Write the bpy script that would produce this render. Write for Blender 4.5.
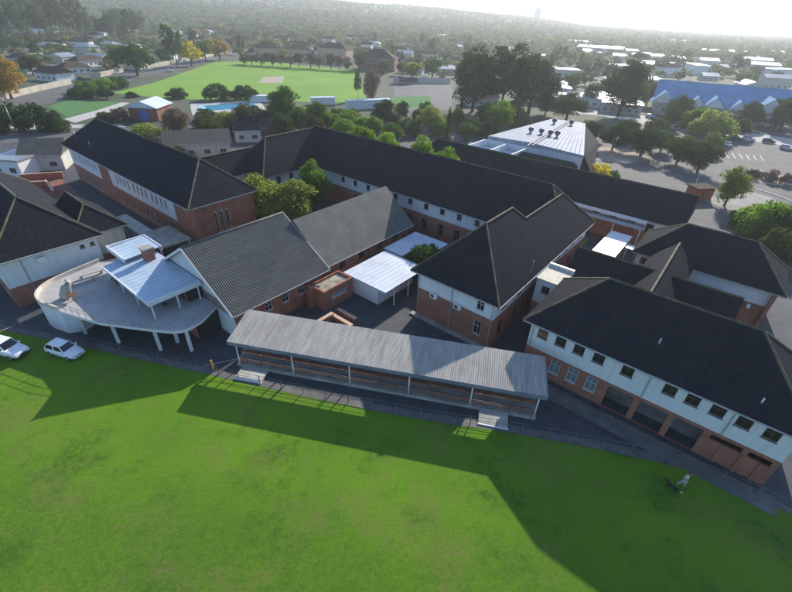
import bpy, math, random
import numpy as np
from mathutils import Matrix, Vector

for o in list(bpy.data.objects):
    bpy.data.objects.remove(o)
scene = bpy.context.scene
COL = scene.collection
R = math.radians

# ------------------------------------------------------------------ camera
CAM_H = 32.0
FPX, CX, CY = 421.14, 396.0, 296.0           # focal length in photo pixels, photo centre
PITCH, ROLL = R(33.523), R(2.348)
cp, sp, cr, sr = math.cos(PITCH), math.sin(PITCH), math.cos(ROLL), math.sin(ROLL)
cam_d = bpy.data.cameras.new('camera')
cam_d.sensor_width = 36.0
cam_d.sensor_fit = 'HORIZONTAL'
cam_d.lens = 36.0 * FPX / 792.0
cam_d.clip_start = 0.5
cam_d.clip_end = 30000
cam = bpy.data.objects.new('camera', cam_d)
COL.objects.link(cam)
r0, u0, f0 = Vector((1, 0, 0)), Vector((0, sp, cp)), Vector((0, cp, -sp))
cxv, cyv = cr * r0 + sr * u0, -sr * r0 + cr * u0
cam.matrix_world = Matrix(((cxv.x, cyv.x, -f0.x, 0), (cxv.y, cyv.y, -f0.y, 0), (cxv.z, cyv.z, -f0.z, CAM_H), (0, 0, 0, 1)))
scene.camera = cam

# ------------------------------------------------------------------ daylight
SUN_AZ, SUN_EL = R(64.0), R(26.6)            # azimuth measured from +X towards +Y
world = bpy.data.worlds.new('World')
scene.world = world
world.use_nodes = True
wn = world.node_tree
bg = wn.nodes['Background']
sky = wn.nodes.new('ShaderNodeTexSky')
sky.sky_type = 'NISHITA'
sky.sun_disc = False
sky.sun_elevation = SUN_EL
sky.sun_rotation = math.pi / 2 - SUN_AZ
sky.air_density = 1.0
sky.dust_density = 0.4
sky.ozone_density = 4.5
wn.links.new(sky.outputs[0], bg.inputs[0])
bg.inputs[1].default_value = 0.135
sun_d = bpy.data.lights.new('sun', 'SUN')
sun_d.energy = 4.2
sun_d.angle = R(0.53)
sun_d.color = (1.0, 0.93, 0.82)
sun = bpy.data.objects.new('sun', sun_d)
COL.objects.link(sun)
sun.location = (60, 120, 90)
sdir = Vector((math.cos(SUN_EL) * math.cos(SUN_AZ), math.cos(SUN_EL) * math.sin(SUN_AZ), math.sin(SUN_EL)))
sun.rotation_euler = sdir.to_track_quat('Z', 'Y').to_euler()
scene.view_settings.view_transform = 'Standard'
scene.view_settings.look = 'None'
scene.view_settings.exposure = 0.8
scene.view_settings.gamma = 1.0
scene.render.engine = 'CYCLES'
scene.cycles.volume_bounces = 1
scene.cycles.max_bounces = 6

# ------------------------------------------------------------------ geometry of the place
TH = R(-38.2)                                # the school's own grid: a runs right-forward, b runs right-away
EA = (math.cos(TH), math.sin(TH))
EB = (-math.sin(TH), math.cos(TH))
def xy(a, b):
    return (a * EA[0] + b * EB[0], a * EA[1] + b * EB[1])
def at(x, y, z=0.0):
    """point of the plane height z seen at photo pixel x, y"""
    x, y = (x - CX) / FPX, (y - CY) / FPX
    u, v = cr * x + sr * y, -(-sr * x + cr * y)
    d = (u, cp + v * sp, -sp + v * cp)
    t = (z - CAM_H) / d[2]
    return (d[0] * t, d[1] * t)
def ppm(x, y):
    """photo pixels per metre at the ground point under pixel x, y"""
    X, Y = at(x, y)
    return FPX / (Y * cp + CAM_H * sp)

# ------------------------------------------------------------------ materials
MATS = {}
def mat(name, col, rough=0.8, var=0.0, scale=1.0, col2=None, bump=0.0, bscale=None, metal=0.0, spec=0.5, coord='Object', detail=5, lo=0.35, hi=0.65, transl=0.0):
    m = bpy.data.materials.new(name)
    m.use_nodes = True
    nt = m.node_tree
    b = nt.nodes['Principled BSDF']
    b.inputs['Roughness'].default_value = rough
    b.inputs['Metallic'].default_value = metal
    b.inputs['Specular IOR Level'].default_value = spec
    b.inputs['Base Color'].default_value = (*col, 1)
    MATS[name] = m
    tc = nt.nodes.new('ShaderNodeTexCoord')
    src = tc.outputs[coord]
    m['_'] = 0
    if var or col2:
        n = nt.nodes.new('ShaderNodeTexNoise')
        n.inputs['Scale'].default_value = scale
        n.inputs['Detail'].default_value = detail
        n.inputs['Roughness'].default_value = 0.62
        nt.links.new(src, n.inputs['Vector'])
        rp = nt.nodes.new('ShaderNodeValToRGB')
        c2 = col2 if col2 else tuple(c * (1 - var) for c in col)
        rp.color_ramp.elements[0].position = lo
        rp.color_ramp.elements[1].position = hi
        rp.color_ramp.elements[0].color = (*c2, 1)
        rp.color_ramp.elements[1].color = (*col, 1)
        nt.links.new(n.outputs[0], rp.inputs[0])
        nt.links.new(rp.outputs[0], b.inputs['Base Color'])
    if bump:
        n2 = nt.nodes.new('ShaderNodeTexNoise')
        n2.inputs['Scale'].default_value = bscale or scale * 4
        n2.inputs['Detail'].default_value = 4
        nt.links.new(src, n2.inputs['Vector'])
        bp = nt.nodes.new('ShaderNodeBump')
        bp.inputs['Strength'].default_value = bump
        bp.inputs['Distance'].default_value = 0.1
        nt.links.new(n2.outputs[0], bp.inputs['Height'])
        nt.links.new(bp.outputs[0], b.inputs['Normal'])
    return m

def nodes_of(m):
    nt = m.node_tree
    return nt, nt.nodes['Principled BSDF'], [n for n in nt.nodes if n.type == 'TEX_COORD'][0]

def mixc(nt, fac, a, b, mode='MIX'):
    mx = nt.nodes.new('ShaderNodeMix')
    mx.data_type = 'RGBA'
    mx.blend_type = mode
    for sock, v in ((mx.inputs[0], fac), (mx.inputs[6], a), (mx.inputs[7], b)):
        if isinstance(v, (int, float)):
            sock.default_value = v
        elif isinstance(v, tuple):
            sock.default_value = (*v, 1)
        else:
            nt.links.new(v, sock)
    return mx.outputs[2]

def ramp(nt, src, p0, p1, c0=(0, 0, 0), c1=(1, 1, 1)):
    rp = nt.nodes.new('ShaderNodeValToRGB')
    rp.color_ramp.elements[0].position = p0
    rp.color_ramp.elements[1].position = p1
    rp.color_ramp.elements[0].color = (*c0, 1)
    rp.color_ramp.elements[1].color = (*c1, 1)
    nt.links.new(src, rp.inputs[0])
    return rp.outputs[0]

def noise(nt, vec, scale, detail=4, rough=0.6):
    n = nt.nodes.new('ShaderNodeTexNoise')
    n.inputs['Scale'].default_value = scale
    n.inputs['Detail'].default_value = detail
    n.inputs['Roughness'].default_value = rough
    nt.links.new(vec, n.inputs['Vector'])
    return n.outputs[0]

def scaled(nt, vec, s):
    mp = nt.nodes.new('ShaderNodeMapping')
    mp.inputs['Scale'].default_value = s
    nt.links.new(vec, mp.inputs[0])
    return mp.outputs[0]

def bump(nt, b, h, strength, dist):
    bp = nt.nodes.new('ShaderNodeBump')
    bp.inputs['Strength'].default_value = strength
    bp.inputs['Distance'].default_value = dist
    nt.links.new(h, bp.inputs['Height'])
    nt.links.new(bp.outputs[0], b.inputs['Normal'])

# tiled roofs: courses run level, so a wave along z follows every slope
def tile_mat(name, c1, c2, lichen=(0.10, 0.085, 0.04), amount=0.5):
    m = mat(name, c1, rough=0.92, spec=0.07)
    nt, b, tc = nodes_of(m)
    v = tc.outputs['Object']
    base = mixc(nt, ramp(nt, noise(nt, v, 0.35, 6), 0.35, 0.7), c1, c2)
    fine = ramp(nt, noise(nt, scaled(nt, v, (3.2, 3.2, 4.2)), 1.0, 2), 0.3, 0.75, (0.62, 0.62, 0.62), (1.25, 1.25, 1.25))
    base = mixc(nt, 1.0, base, fine, 'MULTIPLY')
    base = mixc(nt, ramp(nt, noise(nt, v, 1.3, 8, 0.75), 0.60, 0.80, (0, 0, 0), (amount,) * 3), base, lichen)
    nt.links.new(base, b.inputs['Base Color'])
    w = nt.nodes.new('ShaderNodeTexWave')
    w.wave_type = 'BANDS'; w.bands_direction = 'Z'; w.wave_profile = 'SAW'
    w.inputs['Scale'].default_value = 1.25
    w.inputs['Distortion'].default_value = 0.15
    nt.links.new(v, w.inputs[0])
    bump(nt, b, w.outputs[1], 0.5, 0.05)
    return m
tile_mat('roof_tile', (0.021, 0.023, 0.030), (0.031, 0.030, 0.034), (0.07, 0.06, 0.03))
tile_mat('roof_tile_brown', (0.075, 0.055, 0.042), (0.10, 0.075, 0.055))
tile_mat('roof_tile_rib', (0.13, 0.115, 0.095), (0.17, 0.15, 0.125))
mat('ridge_tile', (0.17, 0.145, 0.075), 0.85, 0.6, 1.2)  # lichen yellow, brightened so the colour carries the sunlit hip lines

def brick_mat(name, c1, c2, mortar, sc=1.0):
    m = mat(name, c1, rough=0.85, spec=0.25)
    nt, b, tc = nodes_of(m)
    s = nt.nodes.new('ShaderNodeSeparateXYZ')
    nt.links.new(tc.outputs['Object'], s.inputs[0])
    ad = nt.nodes.new('ShaderNodeMath')
    nt.links.new(s.outputs[0], ad.inputs[0]); nt.links.new(s.outputs[1], ad.inputs[1])
    cm = nt.nodes.new('ShaderNodeCombineXYZ')
    nt.links.new(ad.outputs[0], cm.inputs[0]); nt.links.new(s.outputs[2], cm.inputs[1])
    br = nt.nodes.new('ShaderNodeTexBrick')
    br.inputs['Scale'].default_value = 1.0
    br.inputs['Brick Width'].default_value = 0.235 * sc
    br.inputs['Row Height'].default_value = 0.085 * sc
    br.inputs['Mortar Size'].default_value = 0.011 * sc
    br.inputs['Color1'].default_value = (*c1, 1)
    br.inputs['Color2'].default_value = (*c2, 1)
    br.inputs['Mortar'].default_value = (*mortar, 1)
    nt.links.new(cm.outputs[0], br.inputs['Vector'])
    dirt = ramp(nt, noise(nt, tc.outputs['Object'], 0.8, 6), 0.3, 0.7, (0.66, 0.64, 0.64), (1.08, 1.05, 1.02))
    nt.links.new(mixc(nt, 1.0, br.outputs[0], dirt, 'MULTIPLY'), b.inputs['Base Color'])
    bump(nt, b, br.outputs[1], -0.4, 0.02)
    return m
brick_mat('brick', (0.42, 0.135, 0.075), (0.33, 0.095, 0.055), (0.36, 0.26, 0.20))
brick_mat('brick_far', (0.30, 0.10, 0.06), (0.24, 0.075, 0.045), (0.28, 0.2, 0.16), 2.0)
brick_mat('paver_red', (0.30, 0.13, 0.09), (0.25, 0.10, 0.075), (0.2, 0.15, 0.13), 1.0)

def plaster_mat(name, c, streak=0.25, scale=1.0):
    m = mat(name, c, rough=0.8, spec=0.3)
    nt, b, tc = nodes_of(m)
    v = tc.outputs['Object']
    st = ramp(nt, noise(nt, scaled(nt, v, (2.2, 2.2, 0.22)), scale, 5), 0.45, 0.75, (1, 1, 1), (1 - streak, 1 - streak, 1 - streak * 1.1))
    mo = ramp(nt, noise(nt, v, 0.5, 5), 0.3, 0.7, (0.92, 0.92, 0.92), (1.0, 1.0, 1.0))
    c_ = mixc(nt, 1.0, c, st, 'MULTIPLY')
    nt.links.new(mixc(nt, 1.0, c_, mo, 'MULTIPLY'), b.inputs['Base Color'])
    return m
plaster_mat('plaster', (0.74, 0.74, 0.73), 0.13)
plaster_mat('plaster_cream', (0.66, 0.60, 0.48), 0.35)
plaster_mat('plaster_pale', (0.55, 0.52, 0.46), 0.35)
plaster_mat('plaster_peach', (0.60, 0.40, 0.27), 0.3)
plaster_mat('wall_precast', (0.50, 0.45, 0.36), 0.4)
plaster_mat('fascia', (0.42, 0.41, 0.39), 0.35)
mat('terracotta_paint', (0.42, 0.12, 0.07), 0.8, 0.3, 0.6)

# sheet metal and asbestos-cement roofs
mat('metal_white', (0.60, 0.645, 0.70), 0.5, 0.2, 0.35, metal=0.0, spec=0.6)
mat('metal_blue', (0.47, 0.565, 0.65), 0.45, 0.18, 0.45, metal=0.0, spec=0.6)
mat('metal_bright', (0.80, 0.82, 0.84), 0.32, 0.1, 0.5, spec=0.7)
mat('metal_dark', (0.10, 0.10, 0.11), 0.5, 0.3, 2.0, metal=0.3)
mat('galvanised', (0.42, 0.43, 0.44), 0.45, 0.25, 1.5, metal=0.6)
mat('fascia_grey', (0.20, 0.22, 0.26), 0.7, 0.3, 0.8)
mat('paint_white', (0.75, 0.75, 0.74), 0.45, 0.1, 2.0)
mat('blue_roof', (0.07, 0.24, 0.44), 0.85, 0.25, 0.2, spec=0.15)
mat('blue_door', (0.03, 0.12, 0.42), 0.5)
def sheet_mat(name, c1, c2, c3):
    m = mat(name, c1, rough=0.85, spec=0.3)
    nt, b, tc = nodes_of(m)
    v = tc.outputs['Object']
    k = mixc(nt, ramp(nt, noise(nt, v, 0.28, 5), 0.38, 0.62), c1, c2)
    st = ramp(nt, noise(nt, scaled(nt, v, (3.0, 0.35, 0.35)), 1.0, 6, 0.7), 0.42, 0.72)
    k = mixc(nt, st, k, c3)
    nt.links.new(k, b.inputs['Base Color'])
    return m
sheet_mat('sheet_stand', (0.36, 0.33, 0.30), (0.44, 0.41, 0.36), (0.25, 0.22, 0.18))
sheet_mat('sheet_hall', (0.125, 0.12, 0.105), (0.15, 0.145, 0.125), (0.09, 0.085, 0.075))
mat('sheet_annex', (0.135, 0.135, 0.115), 0.85, 0.3, 0.5, bump=0.2, bscale=6)
mat('roof_moss', (0.45, 0.42, 0.34), 0.9, scale=0.9, col2=(0.14, 0.13, 0.06))

def glass_mat(name, c, rough=0.06):
    return mat(name, c, rough, spec=0.8)
glass_mat('glass', (0.012, 0.015, 0.02))
glass_mat('glass_pale', (0.16, 0.20, 0.22), 0.25)
glass_mat('car_glass', (0.01, 0.012, 0.014), 0.04)
mat('window_frame', (0.55, 0.55, 0.53), 0.5)
mat('window_frame_dark', (0.10, 0.06, 0.045), 0.6)
mat('curtain', (0.50, 0.36, 0.22), 0.9, 0.4, 6)
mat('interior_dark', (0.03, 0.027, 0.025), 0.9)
mat('timber', (0.16, 0.075, 0.045), 0.75, 0.4, 3.0)
mat('timber_seat', (0.37, 0.17, 0.105), 0.75, 0.45, 2.0)
mat('concrete', (0.40, 0.37, 0.32), 0.9, 0.35, 0.9, bump=0.2, bscale=8)
mat('concrete_pale', (0.50, 0.48, 0.42), 0.9, 0.3, 0.8)
mat('concrete_dark', (0.17, 0.16, 0.15), 0.9, 0.4, 0.8)  # plain darker grey concrete with mottling
mat('tarpaulin', (0.42, 0.40, 0.36), 0.75, 0.25, 2)
mat('terrace_screed', (0.44, 0.42, 0.40), 0.85, 0.2, 0.6)
mat('yellow_paint', (0.65, 0.35, 0.03), 0.6)
mat('pool_water', (0.10, 0.42, 0.62), 0.08, 0.2, 0.6, spec=0.6)

# ground covers
mat('asphalt', (0.055, 0.055, 0.058), 0.9, 0.4, 0.35, bump=0.15, bscale=6)
mat('asphalt_old', (0.115, 0.11, 0.105), 0.9, 0.35, 0.25, bump=0.15, bscale=6)
mat('paving', (0.070, 0.074, 0.085), 0.85, 0.4, 0.5, bump=0.15, bscale=5)
mat('paving_pale', (0.30, 0.28, 0.25), 0.9, 0.35, 0.3)
mat('street_surface', (0.42, 0.40, 0.37), 0.9, 0.3, 0.2)
mat('metal_hall', (0.38, 0.40, 0.45), 0.75, 0.2, 0.3, spec=0.15)
LAWN_SHIFT = (31.0, 17.0)
mat('road_mark', (0.75, 0.75, 0.72), 0.7)
mat('sand', (0.42, 0.34, 0.25), 0.95, 0.3, 0.4)
def grass_mat(name, bright, mid, dark, patch, brown=None, rough_turf=False):
    m = mat(name, bright, rough=0.95, spec=0.1)
    nt, b, tc = nodes_of(m)
    v = tc.outputs['Object']
    k = mixc(nt, ramp(nt, noise(nt, v, patch, 4, 0.55), 0.38, 0.64), mid, bright)
    if rough_turf:
        # broad thin patches, mowing lanes along the ground and weedy clumps
        st = scaled(nt, v, (0.05, 0.55, 1.0))
        k = mixc(nt, ramp(nt, noise(nt, st, 1.0, 3), 0.40, 0.62, (0, 0, 0), (0.35,) * 3), k, mid)
        # the outfield away from the fence is coarser turf, with an uneven border
        sx = nt.nodes.new('ShaderNodeSeparateXYZ'); nt.links.new(v, sx.inputs[0])
        e1 = nt.nodes.new('ShaderNodeMath'); e1.operation = 'MULTIPLY_ADD'
        nt.links.new(sx.outputs[0], e1.inputs[0]); e1.inputs[1].default_value = 0.16; nt.links.new(sx.outputs[1], e1.inputs[2])
        e2 = nt.nodes.new('ShaderNodeMath'); e2.operation = 'MULTIPLY_ADD'
        nt.links.new(noise(nt, v, 0.22, 5, 0.7), e2.inputs[0]); e2.inputs[1].default_value = 9.0; nt.links.new(e1.outputs[0], e2.inputs[2])
        mr = nt.nodes.new('ShaderNodeMapRange'); nt.links.new(e2.outputs[0], mr.inputs[0])
        mr.inputs[1].default_value = 23.5; mr.inputs[2].default_value = 18.0; mr.inputs[3].default_value = 0.0; mr.inputs[4].default_value = 1.0
        tuft = ramp(nt, noise(nt, v, 2.2, 7, 0.9), 0.40, 0.62, (0.12,) * 3, (0.75,) * 3)
        k = mixc(nt, mixc(nt, 1.0, mr.outputs[0], tuft, 'MULTIPLY'), k, dark)
        lobes = ramp(nt, noise(nt, v, 0.16, 5, 0.7), 0.50, 0.64)
        weeds = ramp(nt, noise(nt, v, 1.6, 6, 0.85), 0.38, 0.60)
        f = mixc(nt, 1.0, lobes, weeds, 'MULTIPLY')
        k = mixc(nt, f, k, dark)
        if brown:
            mp = nt.nodes.new('ShaderNodeMapping'); mp.inputs['Location'].default_value = (LAWN_SHIFT[0], LAWN_SHIFT[1], 0)
            nt.links.new(v, mp.inputs[0])
            bl = ramp(nt, noise(nt, mp.outputs[0], 0.16, 5, 0.75), 0.50, 0.66)
            bw = ramp(nt, noise(nt, v, 2.6, 5, 0.85), 0.40, 0.62, (0, 0, 0), (0.8,) * 3)
            k = mixc(nt, mixc(nt, 1.0, bl, bw, 'MULTIPLY'), k, brown)
    k = mixc(nt, ramp(nt, noise(nt, v, 5.5, 6, 0.85), 0.36, 0.72, (0, 0, 0), (0.5,) * 3), k, dark)
    nt.links.new(k, b.inputs['Base Color'])
    mx = nt.nodes.new('ShaderNodeMath'); mx.operation = 'ADD'
    nt.links.new(noise(nt, v, 2.3, 7, 0.85), mx.inputs[0])
    nt.links.new(noise(nt, v, 14.0, 4, 0.85), mx.inputs[1])
    bump(nt, b, mx.outputs[0], 0.55, 0.16)
    return m
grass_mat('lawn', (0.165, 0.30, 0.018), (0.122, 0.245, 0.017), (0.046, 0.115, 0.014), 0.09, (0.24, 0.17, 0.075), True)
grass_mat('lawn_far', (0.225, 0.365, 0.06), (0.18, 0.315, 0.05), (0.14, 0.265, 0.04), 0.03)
grass_mat('lawn_small', (0.11, 0.23, 0.05), (0.09, 0.21, 0.09), (0.06, 0.15, 0.05), 0.2)
m = mat('terrain', (0.075, 0.08, 0.04), 0.95, scale=0.03, col2=(0.035, 0.055, 0.02), bump=0.0)
m = mat('terrain_hill', (0.06, 0.07, 0.04), 0.95, scale=0.006, col2=(0.035, 0.05, 0.025))
mat('terrain_bare', (0.30, 0.22, 0.16), 0.95, 0.2, 0.01)

def leaf_mat(name, c1, c2, tr=0.42, nscale=0.9):
    m = bpy.data.materials.new(name)
    m.use_nodes = True
    nt = m.node_tree
    nt.nodes.remove(nt.nodes['Principled BSDF'])
    out = nt.nodes['Material Output']
    tc = nt.nodes.new('ShaderNodeTexCoord')
    oi = nt.nodes.new('ShaderNodeObjectInfo')
    base = mixc(nt, ramp(nt, noise(nt, tc.outputs['Object'], nscale, 3), 0.35, 0.65), c1, c2)
    hs = nt.nodes.new('ShaderNodeHueSaturation')
    ma = nt.nodes.new('ShaderNodeMapRange')
    ma.inputs[3].default_value = 0.72; ma.inputs[4].default_value = 1.3
    nt.links.new(oi.outputs['Random'], ma.inputs[0])
    nt.links.new(ma.outputs[0], hs.inputs['Value'])
    nt.links.new(base, hs.inputs['Color'])
    d = nt.nodes.new('ShaderNodeBsdfDiffuse')
    t = nt.nodes.new('ShaderNodeBsdfTranslucent')
    mx = nt.nodes.new('ShaderNodeMixShader')
    mx.inputs[0].default_value = tr
    nt.links.new(hs.outputs[0], d.inputs[0])
    nt.links.new(hs.outputs[0], t.inputs[0])
    nt.links.new(d.outputs[0], mx.inputs[1]); nt.links.new(t.outputs[0], mx.inputs[2])
    nt.links.new(mx.outputs[0], out.inputs[0])
    MATS[name] = m
leaf_mat('leaf_dark', (0.042, 0.078, 0.024), (0.065, 0.105, 0.03))
leaf_mat('leaf_green', (0.068, 0.13, 0.025), (0.10, 0.17, 0.03))
leaf_mat('leaf_lime', (0.19, 0.31, 0.035), (0.14, 0.24, 0.03), 0.5)
leaf_mat('leaf_yellow', (0.27, 0.30, 0.06), (0.18, 0.235, 0.05), 0.5)
leaf_mat('leaf_gold', (0.55, 0.44, 0.02), (0.42, 0.36, 0.02), 0.5)
leaf_mat('leaf_autumn', (0.38, 0.22, 0.04), (0.27, 0.20, 0.04), 0.5)
leaf_mat('leaf_olive', (0.11, 0.125, 0.035), (0.075, 0.10, 0.03))
leaf_mat('leaf_bare', (0.24, 0.165, 0.11), (0.18, 0.13, 0.085), 0.3)
leaf_mat('leaf_far', (0.085, 0.125, 0.045), (0.115, 0.15, 0.045), 0.4)
leaf_mat('leaf_wood', (0.085, 0.14, 0.045), (0.22, 0.22, 0.07), 0.45, 0.02)
mat('bark', (0.10, 0.075, 0.055), 0.95, 0.5, 3)

# ------------------------------------------------------------------ mesh helpers
class MB:
    """collects faces and links them as one mesh object"""
    def __init__(s):
        s.v, s.f, s.m, s.sm = [], [], [], []
    def face(s, pts, mi=0, smooth=False):
        i = len(s.v)
        s.v += [tuple(p) for p in pts]
        s.f.append(tuple(range(i, i + len(pts)))); s.m.append(mi); s.sm.append(smooth)
    def box(s, x0, x1, y0, y1, z0, z1, mi=0):
        i = len(s.v)
        s.v += [(x0, y0, z0), (x1, y0, z0), (x1, y1, z0), (x0, y1, z0), (x0, y0, z1), (x1, y0, z1), (x1, y1, z1), (x0, y1, z1)]
        for q in ((0, 3, 2, 1), (4, 5, 6, 7), (0, 1, 5, 4), (1, 2, 6, 5), (2, 3, 7, 6), (3, 0, 4, 7)):
            s.f.append(tuple(i + k for k in q)); s.m.append(mi); s.sm.append(False)
        return s
    def prism(s, poly, z0, z1, mi=0, top=None):
        """vertical prism over a ground polygon (counter-clockwise); z may be a function of x, y"""
        n = len(poly); i = len(s.v)
        zf = z1 if callable(z1) else (lambda x, y: z1)
        zb = z0 if callable(z0) else (lambda x, y: z0)
        s.v += [(p[0], p[1], zb(*p)) for p in poly] + [(p[0], p[1], zf(*p)) for p in poly]
        s.f.append(tuple(i + k for k in reversed(range(n)))); s.m.append(mi); s.sm.append(False)
        s.f.append(tuple(i + n + k for k in range(n))); s.m.append(mi if top is None else top); s.sm.append(False)
        for k in range(n):
            l = (k + 1) % n
            s.f.append((i + k, i + l, i + n + l, i + n + k)); s.m.append(mi); s.sm.append(False)
        return s
    def tube(s, pts, rad, n=6, mi=0, cap=True):
        pts = [Vector(p) for p in pts]
        rad = rad if isinstance(rad, (list, tuple)) else [rad] * len(pts)
        rings = []
        for k, p in enumerate(pts):
            d = (pts[min(k + 1, len(pts) - 1)] - pts[max(k - 1, 0)]).normalized()
            u = d.orthogonal().normalized() if abs(d.z) > 0.9 else d.cross(Vector((0, 0, 1))).normalized()
            w = d.cross(u)
            ring = []
            for j in range(n):
                t = 2 * math.pi * (j + 0.5) / n
                ring.append(len(s.v)); s.v.append(tuple(p + (u * math.cos(t) + w * math.sin(t)) * rad[k]))
            rings.append(ring)
        for k in range(len(pts) - 1):
            for j in range(n):
                l = (j + 1) % n
                s.f.append((rings[k][j], rings[k][l], rings[k + 1][l], rings[k + 1][j])); s.m.append(mi); s.sm.append(n > 6)
        if cap:
            s.f.append(tuple(reversed(rings[0]))); s.m.append(mi); s.sm.append(False)
            s.f.append(tuple(rings[-1])); s.m.append(mi); s.sm.append(False)
        return s
    def mesh(s, name, mats):
        me = bpy.data.meshes.new(name)
        me.from_pydata(s.v, [], s.f)
        for q in (mats if isinstance(mats, (list, tuple)) else [mats]):
            me.materials.append(MATS[q])
        me.polygons.foreach_set('material_index', s.m)
        me.polygons.foreach_set('use_smooth', s.sm)
        me.update()
        return me
    def build(s, name, mats, parent=None, loc=None, rz=0.0):
        o = bpy.data.objects.new(name, s.mesh(name, mats))
        COL.objects.link(o)
        o.parent = parent
        if loc is not None:
            o.location = loc
        o.rotation_euler[2] = rz
        return o

def link(name, me, parent=None, loc=(0, 0, 0), rz=0.0, sc=None):
    o = bpy.data.objects.new(name, me)
    COL.objects.link(o)
    o.parent = parent
    o.location = loc
    o.rotation_euler[2] = rz
    if sc is not None:
        o.scale = sc if isinstance(sc, (tuple, list)) else (sc, sc, sc)
    return o
def tag(o, label, cat=None, group=None):
    o['label'] = label
    if cat: o['category'] = cat
    if group: o['group'] = group
    return o
def structure(o):
    o['kind'] = 'structure'
    return o
def thing(name, label, cat, loc=(0, 0, 0), rz=0.0, group=None):
    o = bpy.data.objects.new(name, None)
    o.empty_display_size = 0.5
    COL.objects.link(o)
    o.location = loc
    o.rotation_euler[2] = rz
    return tag(o, label, cat, group)
def copy_tree(o, parent=None):
    c = o.copy()
    COL.objects.link(c)
    c.parent = parent
    for ch in o.children:
        copy_tree(ch, c)
    return c
def set_mat(o, name):
    o.material_slots[0].link = 'OBJECT'
    o.material_slots[0].material = MATS[name]
def sheet(name, poly, z, m, sub=None):
    """flat ground sheet over a polygon of world points"""
    mb = MB()
    mb.face([(p[0], p[1], z) for p in poly])
    return structure(mb.build(name, m))
def smooth_line(pts, n=6):
    out = []
    P = [pts[0]] + list(pts) + [pts[-1]]
    for i in range(1, len(P) - 2):
        p0, p1, p2, p3 = (np.array(P[i + k], float) for k in (-1, 0, 1, 2))
        for k in range(n):
            t = k / n
            out.append(tuple(0.5 * ((2 * p1) + (-p0 + p2) * t + (2 * p0 - 5 * p1 + 4 * p2 - p3) * t * t + (-p0 + 3 * p1 - 3 * p2 + p3) * t ** 3)))
    out.append(tuple(pts[-1]))
    return out
def inside(p, poly):
    x, y = p; c = False; j = len(poly) - 1
    for i in range(len(poly)):
        xi, yi = poly[i]; xj, yj = poly[j]
        if (yi > y) != (yj > y) and x < (xj - xi) * (y - yi) / (yj - yi) + xi:
            c = not c
        j = i
    return c
# ------------------------------------------------------------------ setting: terrain, lawns, roads
HILL = [(-60, 112), (-40, 112), (-21, 104), (-13, 92), (-6.3, 80), (0.5, 66), (7, 54), (14, 38), (20, 16), (30, 4), (60, 0)]
def ground_z(x, y):
    d = math.hypot(x, y)
    ph = math.degrees(math.atan2(x, max(y, 1e-3)))
    t = min(1, max(0, (d - 700) / 1900.0)); t = t * t * (3 - 2 * t)
    h = float(np.interp(ph, [q[0] for q in HILL], [q[1] for q in HILL]))
    return -0.06 + t * h * (1 + 0.06 * math.sin(x * 0.004) + 0.05 * math.sin(x * 0.011 + y * 0.003))
def make_terrain():
    mb = MB()
    rs = [0, 40, 90, 160, 260, 400, 600, 800, 1000, 1250, 1500, 1800, 2100, 2400, 2700, 3200, 4200, 6000, 9000]
    N = 144
    idx = {}
    for i, r in enumerate(rs):
        for k in range(N):
            t = 2 * math.pi * k / N
            x, y = r * math.sin(t), r * math.cos(t)
            front = math.cos(t) > 0.2
            idx[i, k] = len(mb.v)
            mb.v.append((x, y, ground_z(x, y) if front else -0.06))
            if r == 0: break
    for i in range(len(rs) - 1):
        for k in range(N):
            l = (k + 1) % N
            if i == 0:
                f = (idx[0, 0], idx[1, l], idx[1, k])
            else:
                f = (idx[i, k], idx[i, l], idx[i + 1, l], idx[i + 1, k])
            mb.f.append(tuple(reversed(f)) if False else f)
            far = rs[i] > 600
            bare = far and rs[i] > 1700 and 0.2 < math.sin(k * 2.3) and (k > 118 and k < 140)
            mb.m.append(2 if bare else (1 if far else 0)); mb.sm.append(True)
    o = mb.build('terrain', ['terrain', 'terrain_hill', 'terrain_bare'])
    me = o.data
    # faces must look up
    import bmesh
    bm = bmesh.new(); bm.from_mesh(me)
    bmesh.ops.recalc_face_normals(bm, faces=bm.faces)
    if sum(f.normal.z for f in bm.faces) < 0:
        bmesh.ops.reverse_faces(bm, faces=bm.faces)
    bm.to_mesh(me); bm.free()
    return structure(o)
make_terrain()

FENCE = [(-70, 42.5), (-45.8, 37.6), (-38.6, 36.2), (-29.9, 34.2), (-20.3, 32.1), (-14.6, 30.7), (-4.1, 28.4), (4.7, 26.8), (11.5, 25.9), (19.0, 24.5), (25.4, 22.9), (30.0, 20.6), (36.0, 16.0), (44, 8)]
FL = smooth_line(FENCE, 6)
sheet('lawn', FL[::-1] + [(-120, 45), (-120, -70), (70, -70), (60, -5)], 0.03, 'lawn')
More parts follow.
